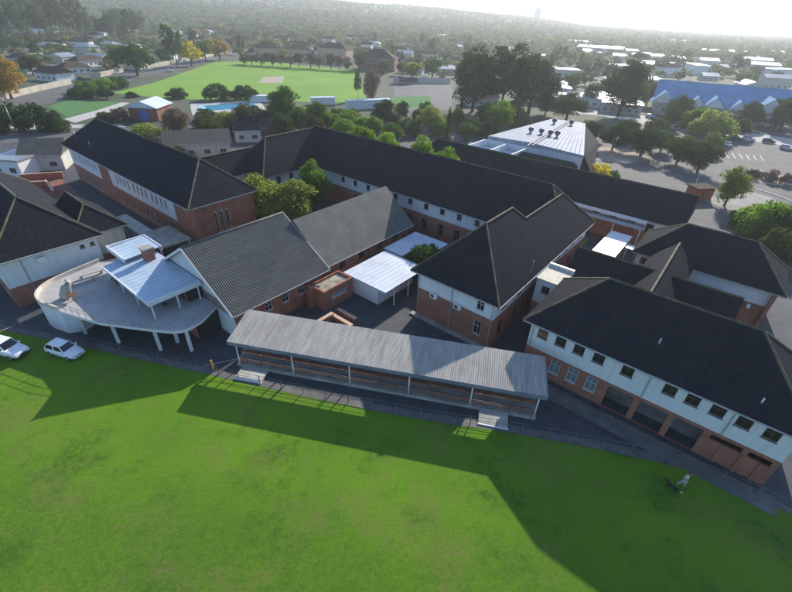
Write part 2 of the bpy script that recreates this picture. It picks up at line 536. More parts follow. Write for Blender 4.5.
# earth border along the fence, then the school's hard standing
b0 = [(p[0], p[1] + 0.05) for p in FL]
b1 = [(p[0] + 0.1, p[1] + 0.85) for p in FL]
mb = MB()
for k in range(len(FL) - 1):
    mb.face([(*b0[k], 0.022), (*b0[k + 1], 0.022), (*b1[k + 1], 0.022), (*b1[k], 0.022)])
structure(mb.build('path', 'concrete_dark'))
sheet('paving', [(-70, 43.3)] + [(p[0], p[1] + 0.0) for p in FL[1:]] + [(70, 20), (92, 70), (80, 105), (30, 150), (-60, 155), (-125, 110), (-118, 60), (-90, 48)], 0.0, 'paving')
sheet('courtyard_grass', [xy(-58.5, 41), xy(-50.5, 41), xy(-50.5, 54), xy(-58.5, 54)], 0.012, 'lawn_small')
sheet('courtyard_garden', [xy(-62, 69), xy(-16, 69), xy(-16, 76), xy(-62, 76)], 0.012, 'lawn_small')
sheet('paved_yard', [at(20, 186), at(60, 178), at(88, 203), at(62, 214), at(30, 214)], 0.012, 'paver_red')

# main sports field with its bare cricket pitch
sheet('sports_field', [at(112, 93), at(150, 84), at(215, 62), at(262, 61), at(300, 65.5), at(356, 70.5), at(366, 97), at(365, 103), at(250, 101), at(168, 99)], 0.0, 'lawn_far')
sheet('cricket_pitch', [at(263, 77), at(285, 76.5), at(282, 83), at(259, 83)], 0.02, 'sand')
sheet('bowling_green', [at(48, 107), at(66, 100.5), at(121, 102), at(96, 110), at(68, 117.5)], 0.01, 'lawn_small')
sheet('bowling_green_path', [at(64, 119), at(96, 110.5), at(121, 102.5), at(130, 103), at(108, 113), at(75, 123)], 0.006, 'concrete_pale')
# roads
left_road = [at(-40, 124), at(-40, 109), at(0, 101), at(40, 91), at(75, 83.5), at(130, 71), at(190, 60), at(236, 50), at(241, 53), at(196, 65), at(150, 75), at(112, 87), at(60, 101), at(0, 118)]
sheet('road', left_road[::-1], 0.0, 'asphalt_old')
sheet('road', [at(-60, 147), at(-60, 127), at(120, 124), at(132, 131), at(80, 138), at(0, 144)][::-1], 0.024, 'asphalt_old')
sheet('pavement', [at(-60, 131), at(-60, 127), at(120, 124), at(126, 127)][::-1], 0.03, 'concrete_pale')
# town street and car park on the right
right_yard = [at(560, 172), at(556, 140), at(610, 128), at(650, 120), at(720, 128), at(830, 136), at(850, 250), at(792, 275), at(720, 238), at(640, 205)]
sheet('parking_lot', right_yard[::-1], 0.02, 'asphalt_old')
street = [at(560, 112), at(600, 116), at(660, 127), at(720, 137), at(830, 152), at(830, 144), at(720, 129), at(660, 118.5), at(600, 109.5), at(560, 106)]
sheet('street', street, 0.035, 'street_surface')
for k in range(11):
    a_, b_ = at(595 + 20 * k, 112.6 + 3.0 * k), at(604 + 20 * k, 114.0 + 3.0 * k)
    dx, dy = b_[0] - a_[0], b_[1] - a_[1]; L_ = math.hypot(dx, dy); nx, ny = -dy / L_ * .1, dx / L_ * .1
    mb = MB(); mb.face([(a_[0] - nx, a_[1] - ny, .042), (b_[0] - nx, b_[1] - ny, .042), (b_[0] + nx, b_[1] + ny, .042), (a_[0] + nx, a_[1] + ny, .042)])
    structure(mb.build('road_marking', 'road_mark'))
for k in range(7):                                     # bay lines in the car park
    a_, b_ = at(718 + 7 * k, 152 + k * .6), at(721.5 + 7 * k, 157.5 + k * .6)
    mb = MB(); mb.face([(a_[0] - .08, a_[1], .03), (a_[0] + .08, a_[1], .03), (b_[0] + .08, b_[1], .03), (b_[0] - .08, b_[1], .03)][::-1])
    structure(mb.build('road_marking', 'road_mark'))
# traffic island with planting, pale kerb
isl = smooth_line([at(748, 178), at(760, 174), at(780, 176), at(800, 182), at(800, 190), at(775, 185), at(756, 183), at(748, 178)], 4)[:-1]
mb = MB(); mb.prism(isl if sum((isl[i][0] - isl[i - 1][0]) * (isl[i][1] + isl[i - 1][1]) for i in range(len(isl))) < 0 else isl[::-1], 0.0, 0.14)
structure(mb.build('traffic_island', 'sand'))
kb = smooth_line([at(700, 195), at(735, 186), at(765, 192), at(800, 205), at(830, 222)], 5)
mb = MB()
for k in range(len(kb) - 1):
    (x0, y0), (x1, y1) = kb[k], kb[k + 1]
    L_ = math.hypot(x1 - x0, y1 - y0); nx, ny = -(y1 - y0) / L_ * .25, (x1 - x0) / L_ * .25
    mb.prism([(x0 - nx, y0 - ny), (x1 - nx, y1 - ny), (x1 + nx, y1 + ny), (x0 + nx, y0 + ny)], 0.0, 0.14)
structure(mb.build('kerb', 'concrete_pale'))
sheet('drive', [at(700, 200), at(745, 190), at(772, 198), at(800, 215), at(800, 232), at(745, 215)], 0.03, 'paving_pale')
sheet('court', [at(395, 84), at(452, 84), at(452, 110), at(392, 112)], 0.012, 'asphalt_old')
sheet('court', [at(392, 97), at(430, 96), at(432, 107), at(390, 109)], 0.02, 'lawn_small')
sheet('verge', [at(596, 160), at(600, 147), at(640, 150), at(650, 160), at(628, 164)][::-1], 0.04, 'sand')
# ------------------------------------------------------------------ school buildings
WIN = {}
def window_meshes(w, h, style):
    """frame and pane of one window, centred, facing -y, set back in its opening"""
    key = (round(w, 2), round(h, 2), style)
    if key in WIN: return WIN[key]
    f, p = MB(), MB()
    t = 0.07
    f.box(-w / 2, -w / 2 + t, 0.05, 0.13, -h / 2, h / 2)
    f.box(w / 2 - t, w / 2, 0.05, 0.13, -h / 2, h / 2)
    f.box(-w / 2 + t, w / 2 - t, 0.05, 0.13, -h / 2, -h / 2 + t)
    f.box(-w / 2 + t, w / 2 - t, 0.05, 0.13, h / 2 - t, h / 2)
    if style != 'slit':
        f.box(-0.025, 0.025, 0.06, 0.12, -h / 2 + t, h / 2 - t)
        f.box(-w / 2 + t, -0.025, 0.062, 0.118, h * 0.12 - .025, h * 0.12 + .025)
        f.box(0.025, w / 2 - t, 0.062, 0.118, h * 0.12 - .025, h * 0.12 + .025)
    f.box(-w / 2 - .05, w / 2 + .05, -0.06, 0.045, -h / 2 - .09, -h / 2 - .005)
    p.box(-w / 2 + .01, w / 2 - .01, 0.10, 0.115, -h / 2 + .01, h / 2 - .01)
    fm = f.mesh('window', 'window_frame' if style in ('white', 'slit', 'pale') else 'window_frame_dark')
    pm = p.mesh('pane', 'glass_pale' if style == 'pale' else 'glass')
    WIN[key] = (fm, pm)
    return WIN[key]

def wall_faces(mb, p0, p1, z0, z1, openings, depth=0.22, mi=0):
    """wall face from p0 to p1 (outside on the right hand), pierced by openings (s0, s1, zb, zt) with reveals"""
    d = Vector((p1[0] - p0[0], p1[1] - p0[1], 0)); L = d.length; d /= L
    n = Vector((d.y, -d.x, 0))
    ops = [(max(0.05, a), min(L - 0.05, b), max(z0, c), min(z1, e)) for a, b, c, e in openings if c < z1 and e > z0 and b > 0 and a < L]
    ss = sorted({0, L, *[q for o in ops for q in o[:2]]})
    zs = sorted({z0, z1, *[q for o in ops for q in o[2:]]})
    P = lambda s, z, k=0.0: tuple(Vector((p0[0], p0[1], 0)) + d * s - n * k + Vector((0, 0, z)))
    for i in range(len(ss) - 1):
        for j in range(len(zs) - 1):
            cs, cz = (ss[i] + ss[i + 1]) / 2, (zs[j] + zs[j + 1]) / 2
            if any(a < cs < b and c < cz < e for a, b, c, e in ops): continue
            mb.face([P(ss[i], zs[j]), P(ss[i + 1], zs[j]), P(ss[i + 1], zs[j + 1]), P(ss[i], zs[j + 1])], mi)
    for a, b, c, e in ops:
        mb.face([P(a, c), P(a, c, depth), P(a, e, depth), P(a, e)], mi)
        mb.face([P(b, c, depth), P(b, c), P(b, e), P(b, e, depth)], mi)
        mb.face([P(a, e), P(a, e, depth), P(b, e, depth), P(b, e)], mi)
        mb.face([P(a, c, depth), P(a, c), P(b, c), P(b, c, depth)], mi)

def roof_points(a0, a1, b0, b1, z0, z1, axis, hip0, hip1):
    """eave corners and ridge ends of a hipped (or gabled, hip=0) roof"""
    if axis == 'a':
        m = (b0 + b1) / 2
        return (a0 + hip0, m, z1), (a1 - hip1, m, z1)
    m = (a0 + a1) / 2
    return (m, b0 + hip0, z1), (m, b1 - hip1, z1)

def add_roof(root, org, a0, a1, b0, b1, z0, z1, axis='a', hip0=None, hip1=None, mat_='roof_tile', caps=True, thick=0.2, name='roof', part={}):
    half = ((b1 - b0) if axis == 'a' else (a1 - a0)) / 2
    hip0 = half if hip0 is None else hip0
    hip1 = half if hip1 is None else hip1
    r0, r1 = roof_points(a0, a1, b0, b1, z0, z1, axis, hip0, hip1)
    L = lambda p: (p[0] - org[0], p[1] - org[1], p[2])
    c = [L(p) for p in ((a0, b0, z0), (a1, b0, z0), (a1, b1, z0), (a0, b1, z0))]
    r0, r1 = L(r0), L(r1)
    mb = MB()
    if axis == 'a':
        mb.face([c[0], c[1], r1, r0]); mb.face([c[1], c[2], r1]); mb.face([c[2], c[3], r0, r1]); mb.face([c[3], c[0], r0])
        hips = [(c[0], r0), (c[3], r0), (c[1], r1), (c[2], r1)]
        hp = [hip0, hip0, hip1, hip1]
    else:
        mb.face([c[0], c[1], r0]); mb.face([c[1], c[2], r1, r0]); mb.face([c[2], c[3], r1]); mb.face([c[3], c[0], r0, r1])
        hips = [(c[0], r0), (c[1], r0), (c[2], r1), (c[3], r1)]
        hp = [hip0, hip0, hip1, hip1]
    lo = [(p[0], p[1], p[2] - thick) for p in c]
    for k in range(4):
        l = (k + 1) % 4
        mb.face([lo[k], lo[l], c[l], c[k]], 1)
    mb.face(lo[::-1], 1)
    o = mb.build(name, [mat_, 'fascia'], root)
    if caps:
        q = MB().tube([r0, r1], 0.13, 6); q.build('ridge_cap', 'ridge_tile', o)
        for kk, ((u, v), h) in enumerate(zip(hips, hp)):
            if kk in part: u = tuple(Vector(v).lerp(Vector(u), part[kk]))      # the hip dies into the next roof
            if h > 0.5: MB().tube([u, v], 0.11, 6).build('hip_cap', 'ridge_tile', o)
    return o

def gutter(root, org, p0, p1, z):
    MB().tube([(p0[0] - org[0], p0[1] - org[1], z), (p1[0] - org[0], p1[1] - org[1], z)], 0.075, 6).build('gutter', 'fascia', root)
def downpipe(root, org, a, b, z1, z0=0.0):
    MB().tube([(a - org[0], b - org[1], z0), (a - org[0], b - org[1], z1)], 0.05, 6).build('downpipe', 'fascia', root)

ROT = {'f': 0.0, 'r': math.pi / 2, 'k': math.pi, 'l': -math.pi / 2}
def add_walls(root, org, a0, a1, b0, b1, z0, zmid, z1, wins, lower='brick', upper='plaster', depth=0.22, doors=(), bays=(), front_in=0.4):
    """four walls in two bands. wins: (side, s, z, w, h, style) with s along that side in a (f, k) or b (r, l)"""
    sides = {'f': ((a0, b0), (a1, b0)), 'r': ((a1, b0), (a1, b1)), 'k': ((a1, b1), (a0, b1)), 'l': ((a0, b1), (a0, b0))}
    lowm, upm = MB(), MB()
    def along(sd, s):
        p = sides[sd][0]
        return {'f': s - p[0], 'r': s - p[1], 'k': p[0] - s, 'l': p[1] - s}[sd]
    for sd, (p, q) in sides.items():
        ops = []
        for w in wins:
            if w[0] == sd:
                s = along(sd, w[1]); ops.append((s - w[3] / 2, s + w[3] / 2, w[2] - w[4] / 2, w[2] + w[4] / 2))
        for w in doors:
            if w[0] == sd:
                s = along(sd, w[1]); ops.append((s - w[2] / 2, s + w[2] / 2, 0.02, w[3]))
        for w in bays:
            if w[0] == sd: ops.append((along(sd, w[1]), along(sd, w[2]), w[3], w[4]))
        pl = lambda P: (P[0] - org[0], P[1] - org[1])
        wall_faces(lowm, pl(p), pl(q), z0, zmid, ops, depth)
        wall_faces(upm, pl(p), pl(q), zmid, z1, ops, depth)
    for mbx in (lowm,):
        mbx.face([(p[0] - org[0], p[1] - org[1], z0) for p in ((a0, b0), (a0, b1), (a1, b1), (a1, b0))])
    wl = lowm.build('lower_wall', lower, root)
    wu = upm.build('upper_wall', upper, root)
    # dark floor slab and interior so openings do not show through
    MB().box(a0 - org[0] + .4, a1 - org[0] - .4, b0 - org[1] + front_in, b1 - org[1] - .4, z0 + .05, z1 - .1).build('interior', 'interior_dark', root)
    for w in wins:
        sd, s, z, ww, hh, st = w
        pa, pb = {'f': (s, b0), 'r': (a1, s), 'k': (s, b1), 'l': (a0, s)}[sd]
        fm, pm = window_meshes(ww, hh, st)
        o = link('window', fm, root, (pa - org[0], pb - org[1], z), ROT[sd])
        link('pane', pm, o)
        if st == 'curtain': set_mat(o, 'window_frame_dark')
    for w in doors:
        sd, s, ww, hh = w
        pa, pb = {'f': (s, b0), 'r': (a1, s), 'k': (s, b1), 'l': (a0, s)}[sd]
        mb = MB().box(-ww / 2 + .01, ww / 2 - .01, 0.12, 0.17, 0.02, hh - .01)
        d = mb.build('door', 'timber', root, (pa - org[0], pb - org[1], 0), ROT[sd])
        MB().box(ww * .3, ww * .36, 0.06, 0.118, 0.95, 1.1).build('door_handle', 'galvanised', d)

def school(name, label, a0, b0):
    return thing(name, label, 'building', (*xy(a0, b0), 0), TH), (a0, b0)

def aircon(root, org, a, b, z):
    """split air conditioner on a wall facing -b"""
    o = MB().box(a - org[0] - .48, a - org[0] + .48, b - org[1] - .42, b - org[1] - .06, z - .35, z + .35).build('air_conditioner', 'paint_white', root)
    g = MB()
    n = 20; g.face([(a - org[0] - .12 + .26 * math.cos(2 * math.pi * k / n), b - org[1] - .428, z + .26 * math.sin(2 * math.pi * k / n)) for k in range(n)])
    g.build('fan_grille', 'metal_dark', o)
    MB().box(a - org[0] - .4, a - org[0] + .4, b - org[1] - .38, b - org[1], z - .42, z - .352).build('bracket', 'metal_dark', o)

# --- right classroom block along the field
r, o_ = school('classroom_block', 'long dark-roofed school block with white upper wall at right, facing the lawn', -10.6, 36.5)
A0, A1, B0, B1 = -10.6, 11.5, 36.5, 46.1
wins = [('f', a, 5.28, 1.05, 1.15, 'curtain' if i < 2 else 'dark') for i, a in enumerate((-9.25, -7.36, -5.51, -3.6, -0.97, 2.6, 4.39, 6.25, 8.1, 9.95))]
wins += [('f', a, 1.95, 1.05, 1.75, 'pale') for a in (-7.16, -5.33, -3.44)]
wins += [('l', b, 5.28, 1.05, 1.15, 'dark') for b in (38.5, 41, 44)] + [('r', b, z, 1.05, 1.2, 'dark') for b in (38.5, 41.2, 44) for z in (5.28, 1.9)]
wins += [('k', a, 5.28, 1.05, 1.15, 'dark') for a in range(-9, 11, 2)]
BAYS = [('f', a, b, .02, 2.75) for a, b in ((-1.9, 0.45), (0.98, 3.4), (3.92, 6.2))] + [('f', 6.75, 9.1, 2.15, 2.75), ('f', 9.5, 11.1, 2.15, 2.75)]
add_walls(r, o_, A0, A1, B0, B1, -0.2, 3.12, 6.35, wins, bays=BAYS, front_in=1.7)
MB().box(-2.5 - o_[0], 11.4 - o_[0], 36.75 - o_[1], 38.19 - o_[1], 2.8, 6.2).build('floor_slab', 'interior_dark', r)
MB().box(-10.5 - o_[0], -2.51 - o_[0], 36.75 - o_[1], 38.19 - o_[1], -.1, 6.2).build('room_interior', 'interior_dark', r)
MB().box(-2.45 - o_[0], 11.4 - o_[0], 38.1 - o_[1], 38.18 - o_[1], 0, 2.79).build('recess_wall', 'concrete_dark', r)
add_roof(r, o_, -11.35, 12.2, 35.75, 46.85, 6.5, 11.25)
gutter(r, o_, (-11.35, 35.7), (12.2, 35.7), 6.42)
for a in (-10.3, 0.9, 7.3): downpipe(r, o_, a, 36.42, 6.3, 3.1)
for a in (7.85, 9.3, 10.6):
    MB().box(a - .12 - o_[0], a + .12 - o_[0], 36.38 - o_[1], 36.47 - o_[1], 0, 2.1).build('pier', 'brick', r)
for a, b in ((0.3, 38.0), (8.3, 36.9)):
    z = 6.5 + (b - 35.75) * 0.892
    MB().tube([(a - o_[0], b - o_[1], z - .1), (a - o_[0], b - o_[1], z + .45)], 0.07, 8).build('vent_pipe', 'paint_white', r)
structure(MB().box(0, 24, 0, 1.9, 0.004, 0.1).build('pavement', 'concrete_dark', None, (*xy(-11.5, 33.8), 0), TH))

# --- lower roofs behind it
r, o_ = school('low_classroom_wing', 'low dark hipped roof tucked behind the right school block', -12.0, 49.5)
add_walls(r, o_, -12.0, 5.2, 49.5, 59.6, -0.2, 2.9, 3.1, [('f', a, 1.7, 1.2, 1.2, 'dark') for a in (-10, -7, 2, 4)] + [('r', 52, 1.7, 1.2, 1.2, 'dark'), ('r', 57, 1.7, 1.2, 1.2, 'dark')] + [('k', a, 1.7, 1.2, 1.2, 'dark') for a in (-10, -7, 1, 4)], upper='brick')
add_roof(r, o_, -12.6, 5.8, 48.9, 60.2, 3.2, 7.5, hip1=0.02, hip0=0.02)
r, o_ = school('connecting_passage', 'tiled passage roof with pale ridge joining right block to building behind', -2.35, 47)
add_walls(r, o_, -4.6, -0.1, 46.9, 62.4, -0.2, 3.0, 5.6, [('l', b, 4.4, 1.0, 1.0, 'dark') for b in (49, 52)])
add_roof(r, o_, -5.0, 0.3, 46.2, 63.0, 5.7, 8.45, axis='b', hip0=0.02, hip1=0.02)
r, o_ = school('stair_block', 'small white flat-roofed stair block between the central and right roofs', -13.6, 46.6)
add_walls(r, o_, -13.9, -11.0, 45.2, 49.2, -0.2, 3.0, 6.2, [('f', -12.6, 5.0, 0.95, 1.0, 'dark')])
MB().box(-14.0 - o_[0], -10.9 - o_[0], 45.1 - o_[1], 49.3 - o_[1], 6.21, 6.35).build('roof', 'plaster_cream', r)
MB().box(-14.0 - o_[0], -10.9 - o_[0], 49.0 - o_[1], 49.3 - o_[1], 6.355, 6.75).build('parapet', 'paint_white', r)

# --- building with pale band at far right
r, o_ = school('rear_classroom_block', 'hipped dark-roofed block with pale upper wall, behind right block', -6.7, 63.6)
add_walls(r, o_, -6.7, 9.5, 63.6, 71.8, -0.2, 3.2, 5.4, [('f', a, 4.35, 1.1, 0.9, 'dark') for a in (-5.5,)] + [('r', b, z, 1.1, 1.1, 'dark') for b in (65.5, 68, 70.5) for z in (4.3, 1.7)])
add_roof(r, o_, -7.4, 10.2, 62.9, 72.5, 5.5, 9.6)
MB().box(9.0 - o_[0], 9.4 - o_[0], 62.9 - o_[1], 63.55 - o_[1], 0, 5.2).build('pier', 'brick', r)
n_ = MB(); n_.tube([(7.4 - o_[0], 63.1 - o_[1], 2.6), (7.4 - o_[0], 63.1 - o_[1], 3.1)], [0.28, 0.2], 10); n_.build('wall_lamp', 'paint_white', r)

# --- central pavilion, its link and the long main building
r, o_ = school('central_pavilion', 'hip-roofed brick pavilion with two air conditioners, in the middle of the school', -20, 36.6)
wins = [('f', -16.67, 5.3, 0.95, 1.3, 'white'), ('f', -16.64, 2.2, 0.95, 1.9, 'white')]
wins += [('r', b, z, 1.1, h, 'dark') for b in (39, 43, 47) for z, h in ((5.2, 1.2), (1.9, 1.8))]
wins += [('l', b, z, 1.1, h, 'dark') for b in (39, 43, 47) for z, h in ((5.2, 1.2), (1.9, 1.8))]
add_walls(r, o_, -25.4, -14.9, 36.6, 52.0, -0.2, 4.05, 6.35, wins)
add_roof(r, o_, -26.15, -14.15, 35.9, 54.6, 6.5, 12.5, axis='b', part={2: 0.24, 3: 0.5})
for a, z in ((-22.8, 4.0), (-19.4, 4.0)): aircon(r, o_, a, 36.6, z)
for a in (-20.4, -25.2, -15.1): downpipe(r, o_, a, 36.53, 6.3)
MB().box(-25.9 - o_[0], -14.6 - o_[0], 35.9 - o_[1], 36.59 - o_[1], -0.1, 0.18).build('plinth', 'concrete', r)
gutter(r, o_, (-14.1, 35.9), (-14.1, 54.6), 6.42)
gutter(r, o_, (-26.15, 35.85), (-14.15, 35.85), 6.42)
MB().tube([(-14.6 - o_[0], 44.5 - o_[1], 6.4), (-14.6 - o_[0], 44.5 - o_[1], 8.6)], 0.03, 6).build('aerial_mast', 'galvanised', r)

r, o_ = school('pavilion_link', 'lower tiled link roof joining central pavilion to long main building', -18.8, 53)
add_walls(r, o_, -22.6, -14.95, 52.3, 60.0, -0.2, 4.05, 6.35, [('r', b, z, 1.0, 1.1, 'dark') for b in (55.5, 58.5) for z in (5.2, 2)])
add_roof(r, o_, -23.33, -14.15, 50.0, 62.5, 6.485, 11.075, axis='b', hip0=0.02, hip1=0.02)
gutter(r, o_, (-14.12, 54.7), (-14.12, 66), 6.42)

r, o_ = school('main_building', 'longest dark tiled school building crossing the middle, white band with small windows', -45, 56)
wins = [('f', a, 5.55, 1.0, 1.4, 'slit') for a in (-58.3, -55.0, -51.7, -48.4, -45.1, -41.8, -38.4, -35.1, -31.8, -28.5)]
wins += [('f', a, 2.2, 1.1, 2.0, 'dark') for a in (-55.0, -51.7, -45.1, -41.8, -38.5, -35.1, -31.9, -28.5)]
wins += [('r', b, z, 1.1, 1.2, 'dark') for b in (58, 61, 64) for z in (5.3, 2)]
wins += [('k', a, z, 1.1, 1.2, 'dark') for a in range(-66, -18, 4) for z in (5.3, 2)]
add_walls(r, o_, -71.5, -14.9, 56.0, 66.6, -0.2, 4.0, 6.35, wins)
add_roof(r, o_, -77.4, -14.15, 55.3, 67.3, 6.5, 12.5, hip0=5.7, hip1=6.0, part={2: 0.24})
gutter(r, o_, (-66, 55.25), (-23.4, 55.25), 6.42)

r, o_ = school('left_pavilion', 'hip-roofed pavilion at the left end of the long main building', -71.6, 46)
add_walls(r, o_, -76.2, -67.0, 44.3, 56.5, -0.2, 4.0, 6.35, [('r', b, z, 1.0, 1.3, 'dark') for b in (47.5, 50.5, 53.5) for z in (5.3, 2)])
add_roof(r, o_, -76.9, -66.3, 43.6, 61.2, 6.5, 12.1, axis='b', hip1=0.02)
r, o_ = school('left_link', 'tiled link roof between the left brick block and left pavilion', -70.7, 38)
add_walls(r, o_, -77.3, -71.9, 36.0, 46.2, -0.2, 4.0, 6.35, [('r', b, z, 1.0, 1.3, 'dark') for b in (41, 44) for z in (5.3, 2)])
add_roof(r, o_, -78.0, -71.2, 33.5, 49.5, 6.46, 9.9, axis='b', hip0=0.02, hip1=0.02)

# --- left brick block
r, o_ = school('left_classroom_block', 'long brick and white school block with rows of narrow windows, at left', -85, 26.8)
wins = []
def arow(a0, a1, n, z, h): return [('f', a0 + (a1 - a0) * k / (n - 1), z, 0.62, h, 'slit') for k in range(n)]
for g0 in (-87.2, -80.4, -73.6): wins += arow(g0, g0 + 4.6, 4, 5.55, 1.5) + arow(g0, g0 + 4.6, 4, 1.75, 1.9)
wins += arow(-108, -97, 8, 5.55, 1.5) + arow(-108, -97, 8, 1.75, 1.9)
wins += [('r', b, 3.9, 0.42, 3.4, 'slit') for b in (30.4, 31.4, 32.4)]
wins += [('l', b, z, 1.0, 1.4, 'dark') for b in (29, 32, 35) for z in (5.5, 1.8)]
add_walls(r, o_, -110.2, -60.4, 26.8, 37.4, -0.2, 3.6, 7.3, wins)
add_roof(r, o_, -111, -59.7, 26.05, 38.2, 7.5, 12.6, hip0=6.0, hip1=5.6)
for a0, a1 in ((-65.9, -60.4), (-95.0, -90.4)):
    MB().box(a0 - o_[0], a1 - o_[0] - .002, 26.74 - o_[1], 26.79 - o_[1], 3.55, 7.28).build('brick_panel', 'brick', r)
MB().box(-60.395 - o_[0], -60.33 - o_[0], 26.8 - o_[1], 37.35 - o_[1], 5.75, 7.28).build('brick_panel', 'brick', r)
MB().box(-60.395 - o_[0], -60.33 - o_[0], 26.8 - o_[1], 30.1 - o_[1], 3.55, 5.74).build('brick_panel', 'brick', r)
MB().box(-60.395 - o_[0], -60.33 - o_[0], 32.7 - o_[1], 37.35 - o_[1], 3.55, 5.74).build('brick_panel', 'brick', r)
for t0, t1 in ((30.1, 30.19), (30.61, 31.19), (31.61, 32.19), (32.61, 32.7)):
    MB().box(-60.395 - o_[0], -60.33 - o_[0], t0 - o_[1], t1 - o_[1], 3.55, 5.745).build('brick_panel', 'brick', r)
MB().box(-60.3 - o_[0], -59.85 - o_[0], 26.6 - o_[1], 27.3 - o_[1], 0, 7.2).build('pier', 'brick', r)
gutter(r, o_, (-111, 26.0), (-59.7, 26.0), 7.42)
for a, b in ((-107, 28.0), (-98.5, 27.6)):
    z = 7.5 + (b - 26.05) * 0.84
    MB().tube([(a - o_[0], b - o_[1], z - .1), (a - o_[0], b - o_[1], z + 1.3)], 0.09, 8).build('vent_pipe', 'galvanised', r)

# covered walkway with flat roof along its foot
r = thing('covered_walkway', 'flat grey walkway roof on posts in front of left brick block', 'walkway', (*xy(-63.5, 22.4), 0), TH)
MB().box(-3.2, 3.6, -1.6, 3.2, 2.9, 3.12).build('roof', 'concrete', r)
MB().box(-12.5, -3.22, -1.4, 0.6, 2.86, 3.06).build('roof', 'concrete_pale', r)
for dx, dy in ((-3, -1.4), (3.4, -1.4), (0.2, -1.4), (3.4, 2.9), (-6, -1.2), (-9, -1.2), (-12.3, -1.2)):
    MB().box(dx - .09, dx + .09, dy - .09, dy + .09, 0, 2.85).build('post', 'paint_white', r)
# low walls and steps of the yard left of it
for k, (p0, p1, h) in enumerate((((22, 181), (64, 178), 1.3), ((48, 186), (56, 197), 1.2), ((23, 187), (48, 186), 1.0))):
    (x0, y0), (x1, y1) = at(*p0), at(*p1)
    L_ = math.hypot(x1 - x0, y1 - y0)
    w_ = thing('yard_wall', ['red painted wall along the back of the left yard', 'short orange yard wall running towards the left brick block', 'low red yard wall beside the paved left yard'][k], 'wall', (x0, y0, 0), math.atan2(y1 - y0, x1 - x0))
    MB().box(0, L_, -.15, .15, 0, h).build('wall', 'terracotta_paint', w_)  # one terracotta colour over the whole wall
    MB().box(-.04, L_ + .04, -.2, .2, h + .003, h + .1).build('peach_top', 'plaster_peach', w_)

# --- left edge building
r, o_ = school('corner_building', 'white and brick building with hipped roof at the left edge', -64, 4.0)
aw = -63.0
wins = [('r', b, 5.35, 0.55, 0.5, 'dark') for b in (12.75, 13.95)]
wins += [('f', a, z, 1.2, 1.3, 'white') for a in (-66, -70, -74, -78) for z in (5.2, 1.7)]
add_walls(r, o_, -92, aw, 4.0, 14.6, -0.2, 2.75, 6.35, wins)
add_roof(r, o_, -92.8, -62.15, 3.2, 15.35, 6.5, 11.75, hip1=5.9)
MB().box(aw - o_[0] + .06, aw - o_[0] + .5, 7.7 - o_[1], 8.6 - o_[1], 5.05, 5.7).build('air_conditioner', 'paint_white', r)
downpipe(r, o_, aw + .07, 6.2, 6.3)
gutter(r, o_, (-62.1, 3.2), (-62.1, 15.35), 6.42)
r, o_ = school('corner_building_annex', 'cream annex with small tiled roof at rear of left edge building', -66, 16)
add_walls(r, o_, -74, -64.9, 14.65, 18.6, -0.2, 2.6, 5.9, [('k', -69, 4.4, 1, 1, 'dark')], upper='plaster_cream')
add_roof(r, o_, -74.6, -64.3, 12.2, 19.3, 6.05, 9.1, axis='a', hip0=0.02, hip1=3.4)

# --- assembly hall and its two extensions
r, o_ = school('assembly_hall', 'hall with big corrugated grey roof and white front gable', -45.4, 18)
hw, z0, z1, a_r, b0_, b1_ = 8.8, 4.0, 9.4, -45.4, 17.9, 32.2
mb = MB()
def corr_slope(mb, pa, pb, qa, qb, pitch_n, amp, th=0.05):
    """corrugated sheet between edge pa-pb (eave) and qa-qb (ridge); ribs run from eave to ridge"""
    pa, pb, qa, qb = (Vector(p) for p in (pa, pb, qa, qb))
    nrm = (pb - pa).cross(qa - pa).normalized()
    if nrm.z < 0: nrm = -nrm
    n = pitch_n * 4
    i0 = len(mb.v)
    for k in range(n + 1):
        t = k / n
        off = nrm * (amp * (0, 1, 0, -1)[k % 4] if True else 0)
        mb.v += [tuple(pa.lerp(pb, t) + off), tuple(qa.lerp(qb, t) + off)]
    flip = (pb - pa).cross(qa - pa).z < 0
    for k in range(n):
        f = (i0 + 2 * k, i0 + 2 * k + 2, i0 + 2 * k + 3, i0 + 2 * k + 1)
        mb.f.append(f[::-1] if flip else f); mb.m.append(0); mb.sm.append(False)
L = lambda a, b, z: (a - o_[0], b - o_[1], z)
corr_slope(mb, L(a_r + hw, b0_, z0), L(a_r + hw, b1_, z0), L(a_r, b0_, z1), L(a_r, b1_, z1), 56, 0.045)
corr_slope(mb, L(a_r - hw, b0_, z0), L(a_r - hw, b1_, z0), L(a_r, b0_, z1), L(a_r, b1_, z1), 56, 0.045)
ro = mb.build('roof', 'sheet_hall', r)
under = MB()
th_ = 0.16
ca, cb, cc = L(a_r - hw, b0_, z0 - th_), L(a_r + hw, b0_, z0 - th_), L(a_r, b0_, z1 - th_)
ba, bb_, bc = L(a_r - hw, b1_, z0 - th_), L(a_r + hw, b1_, z0 - th_), L(a_r, b1_, z1 - th_)
under.face([cb, bb_, bc, cc]); under.face([ca, cc, bc, ba])
under.build('roof_deck', 'timber', ro)
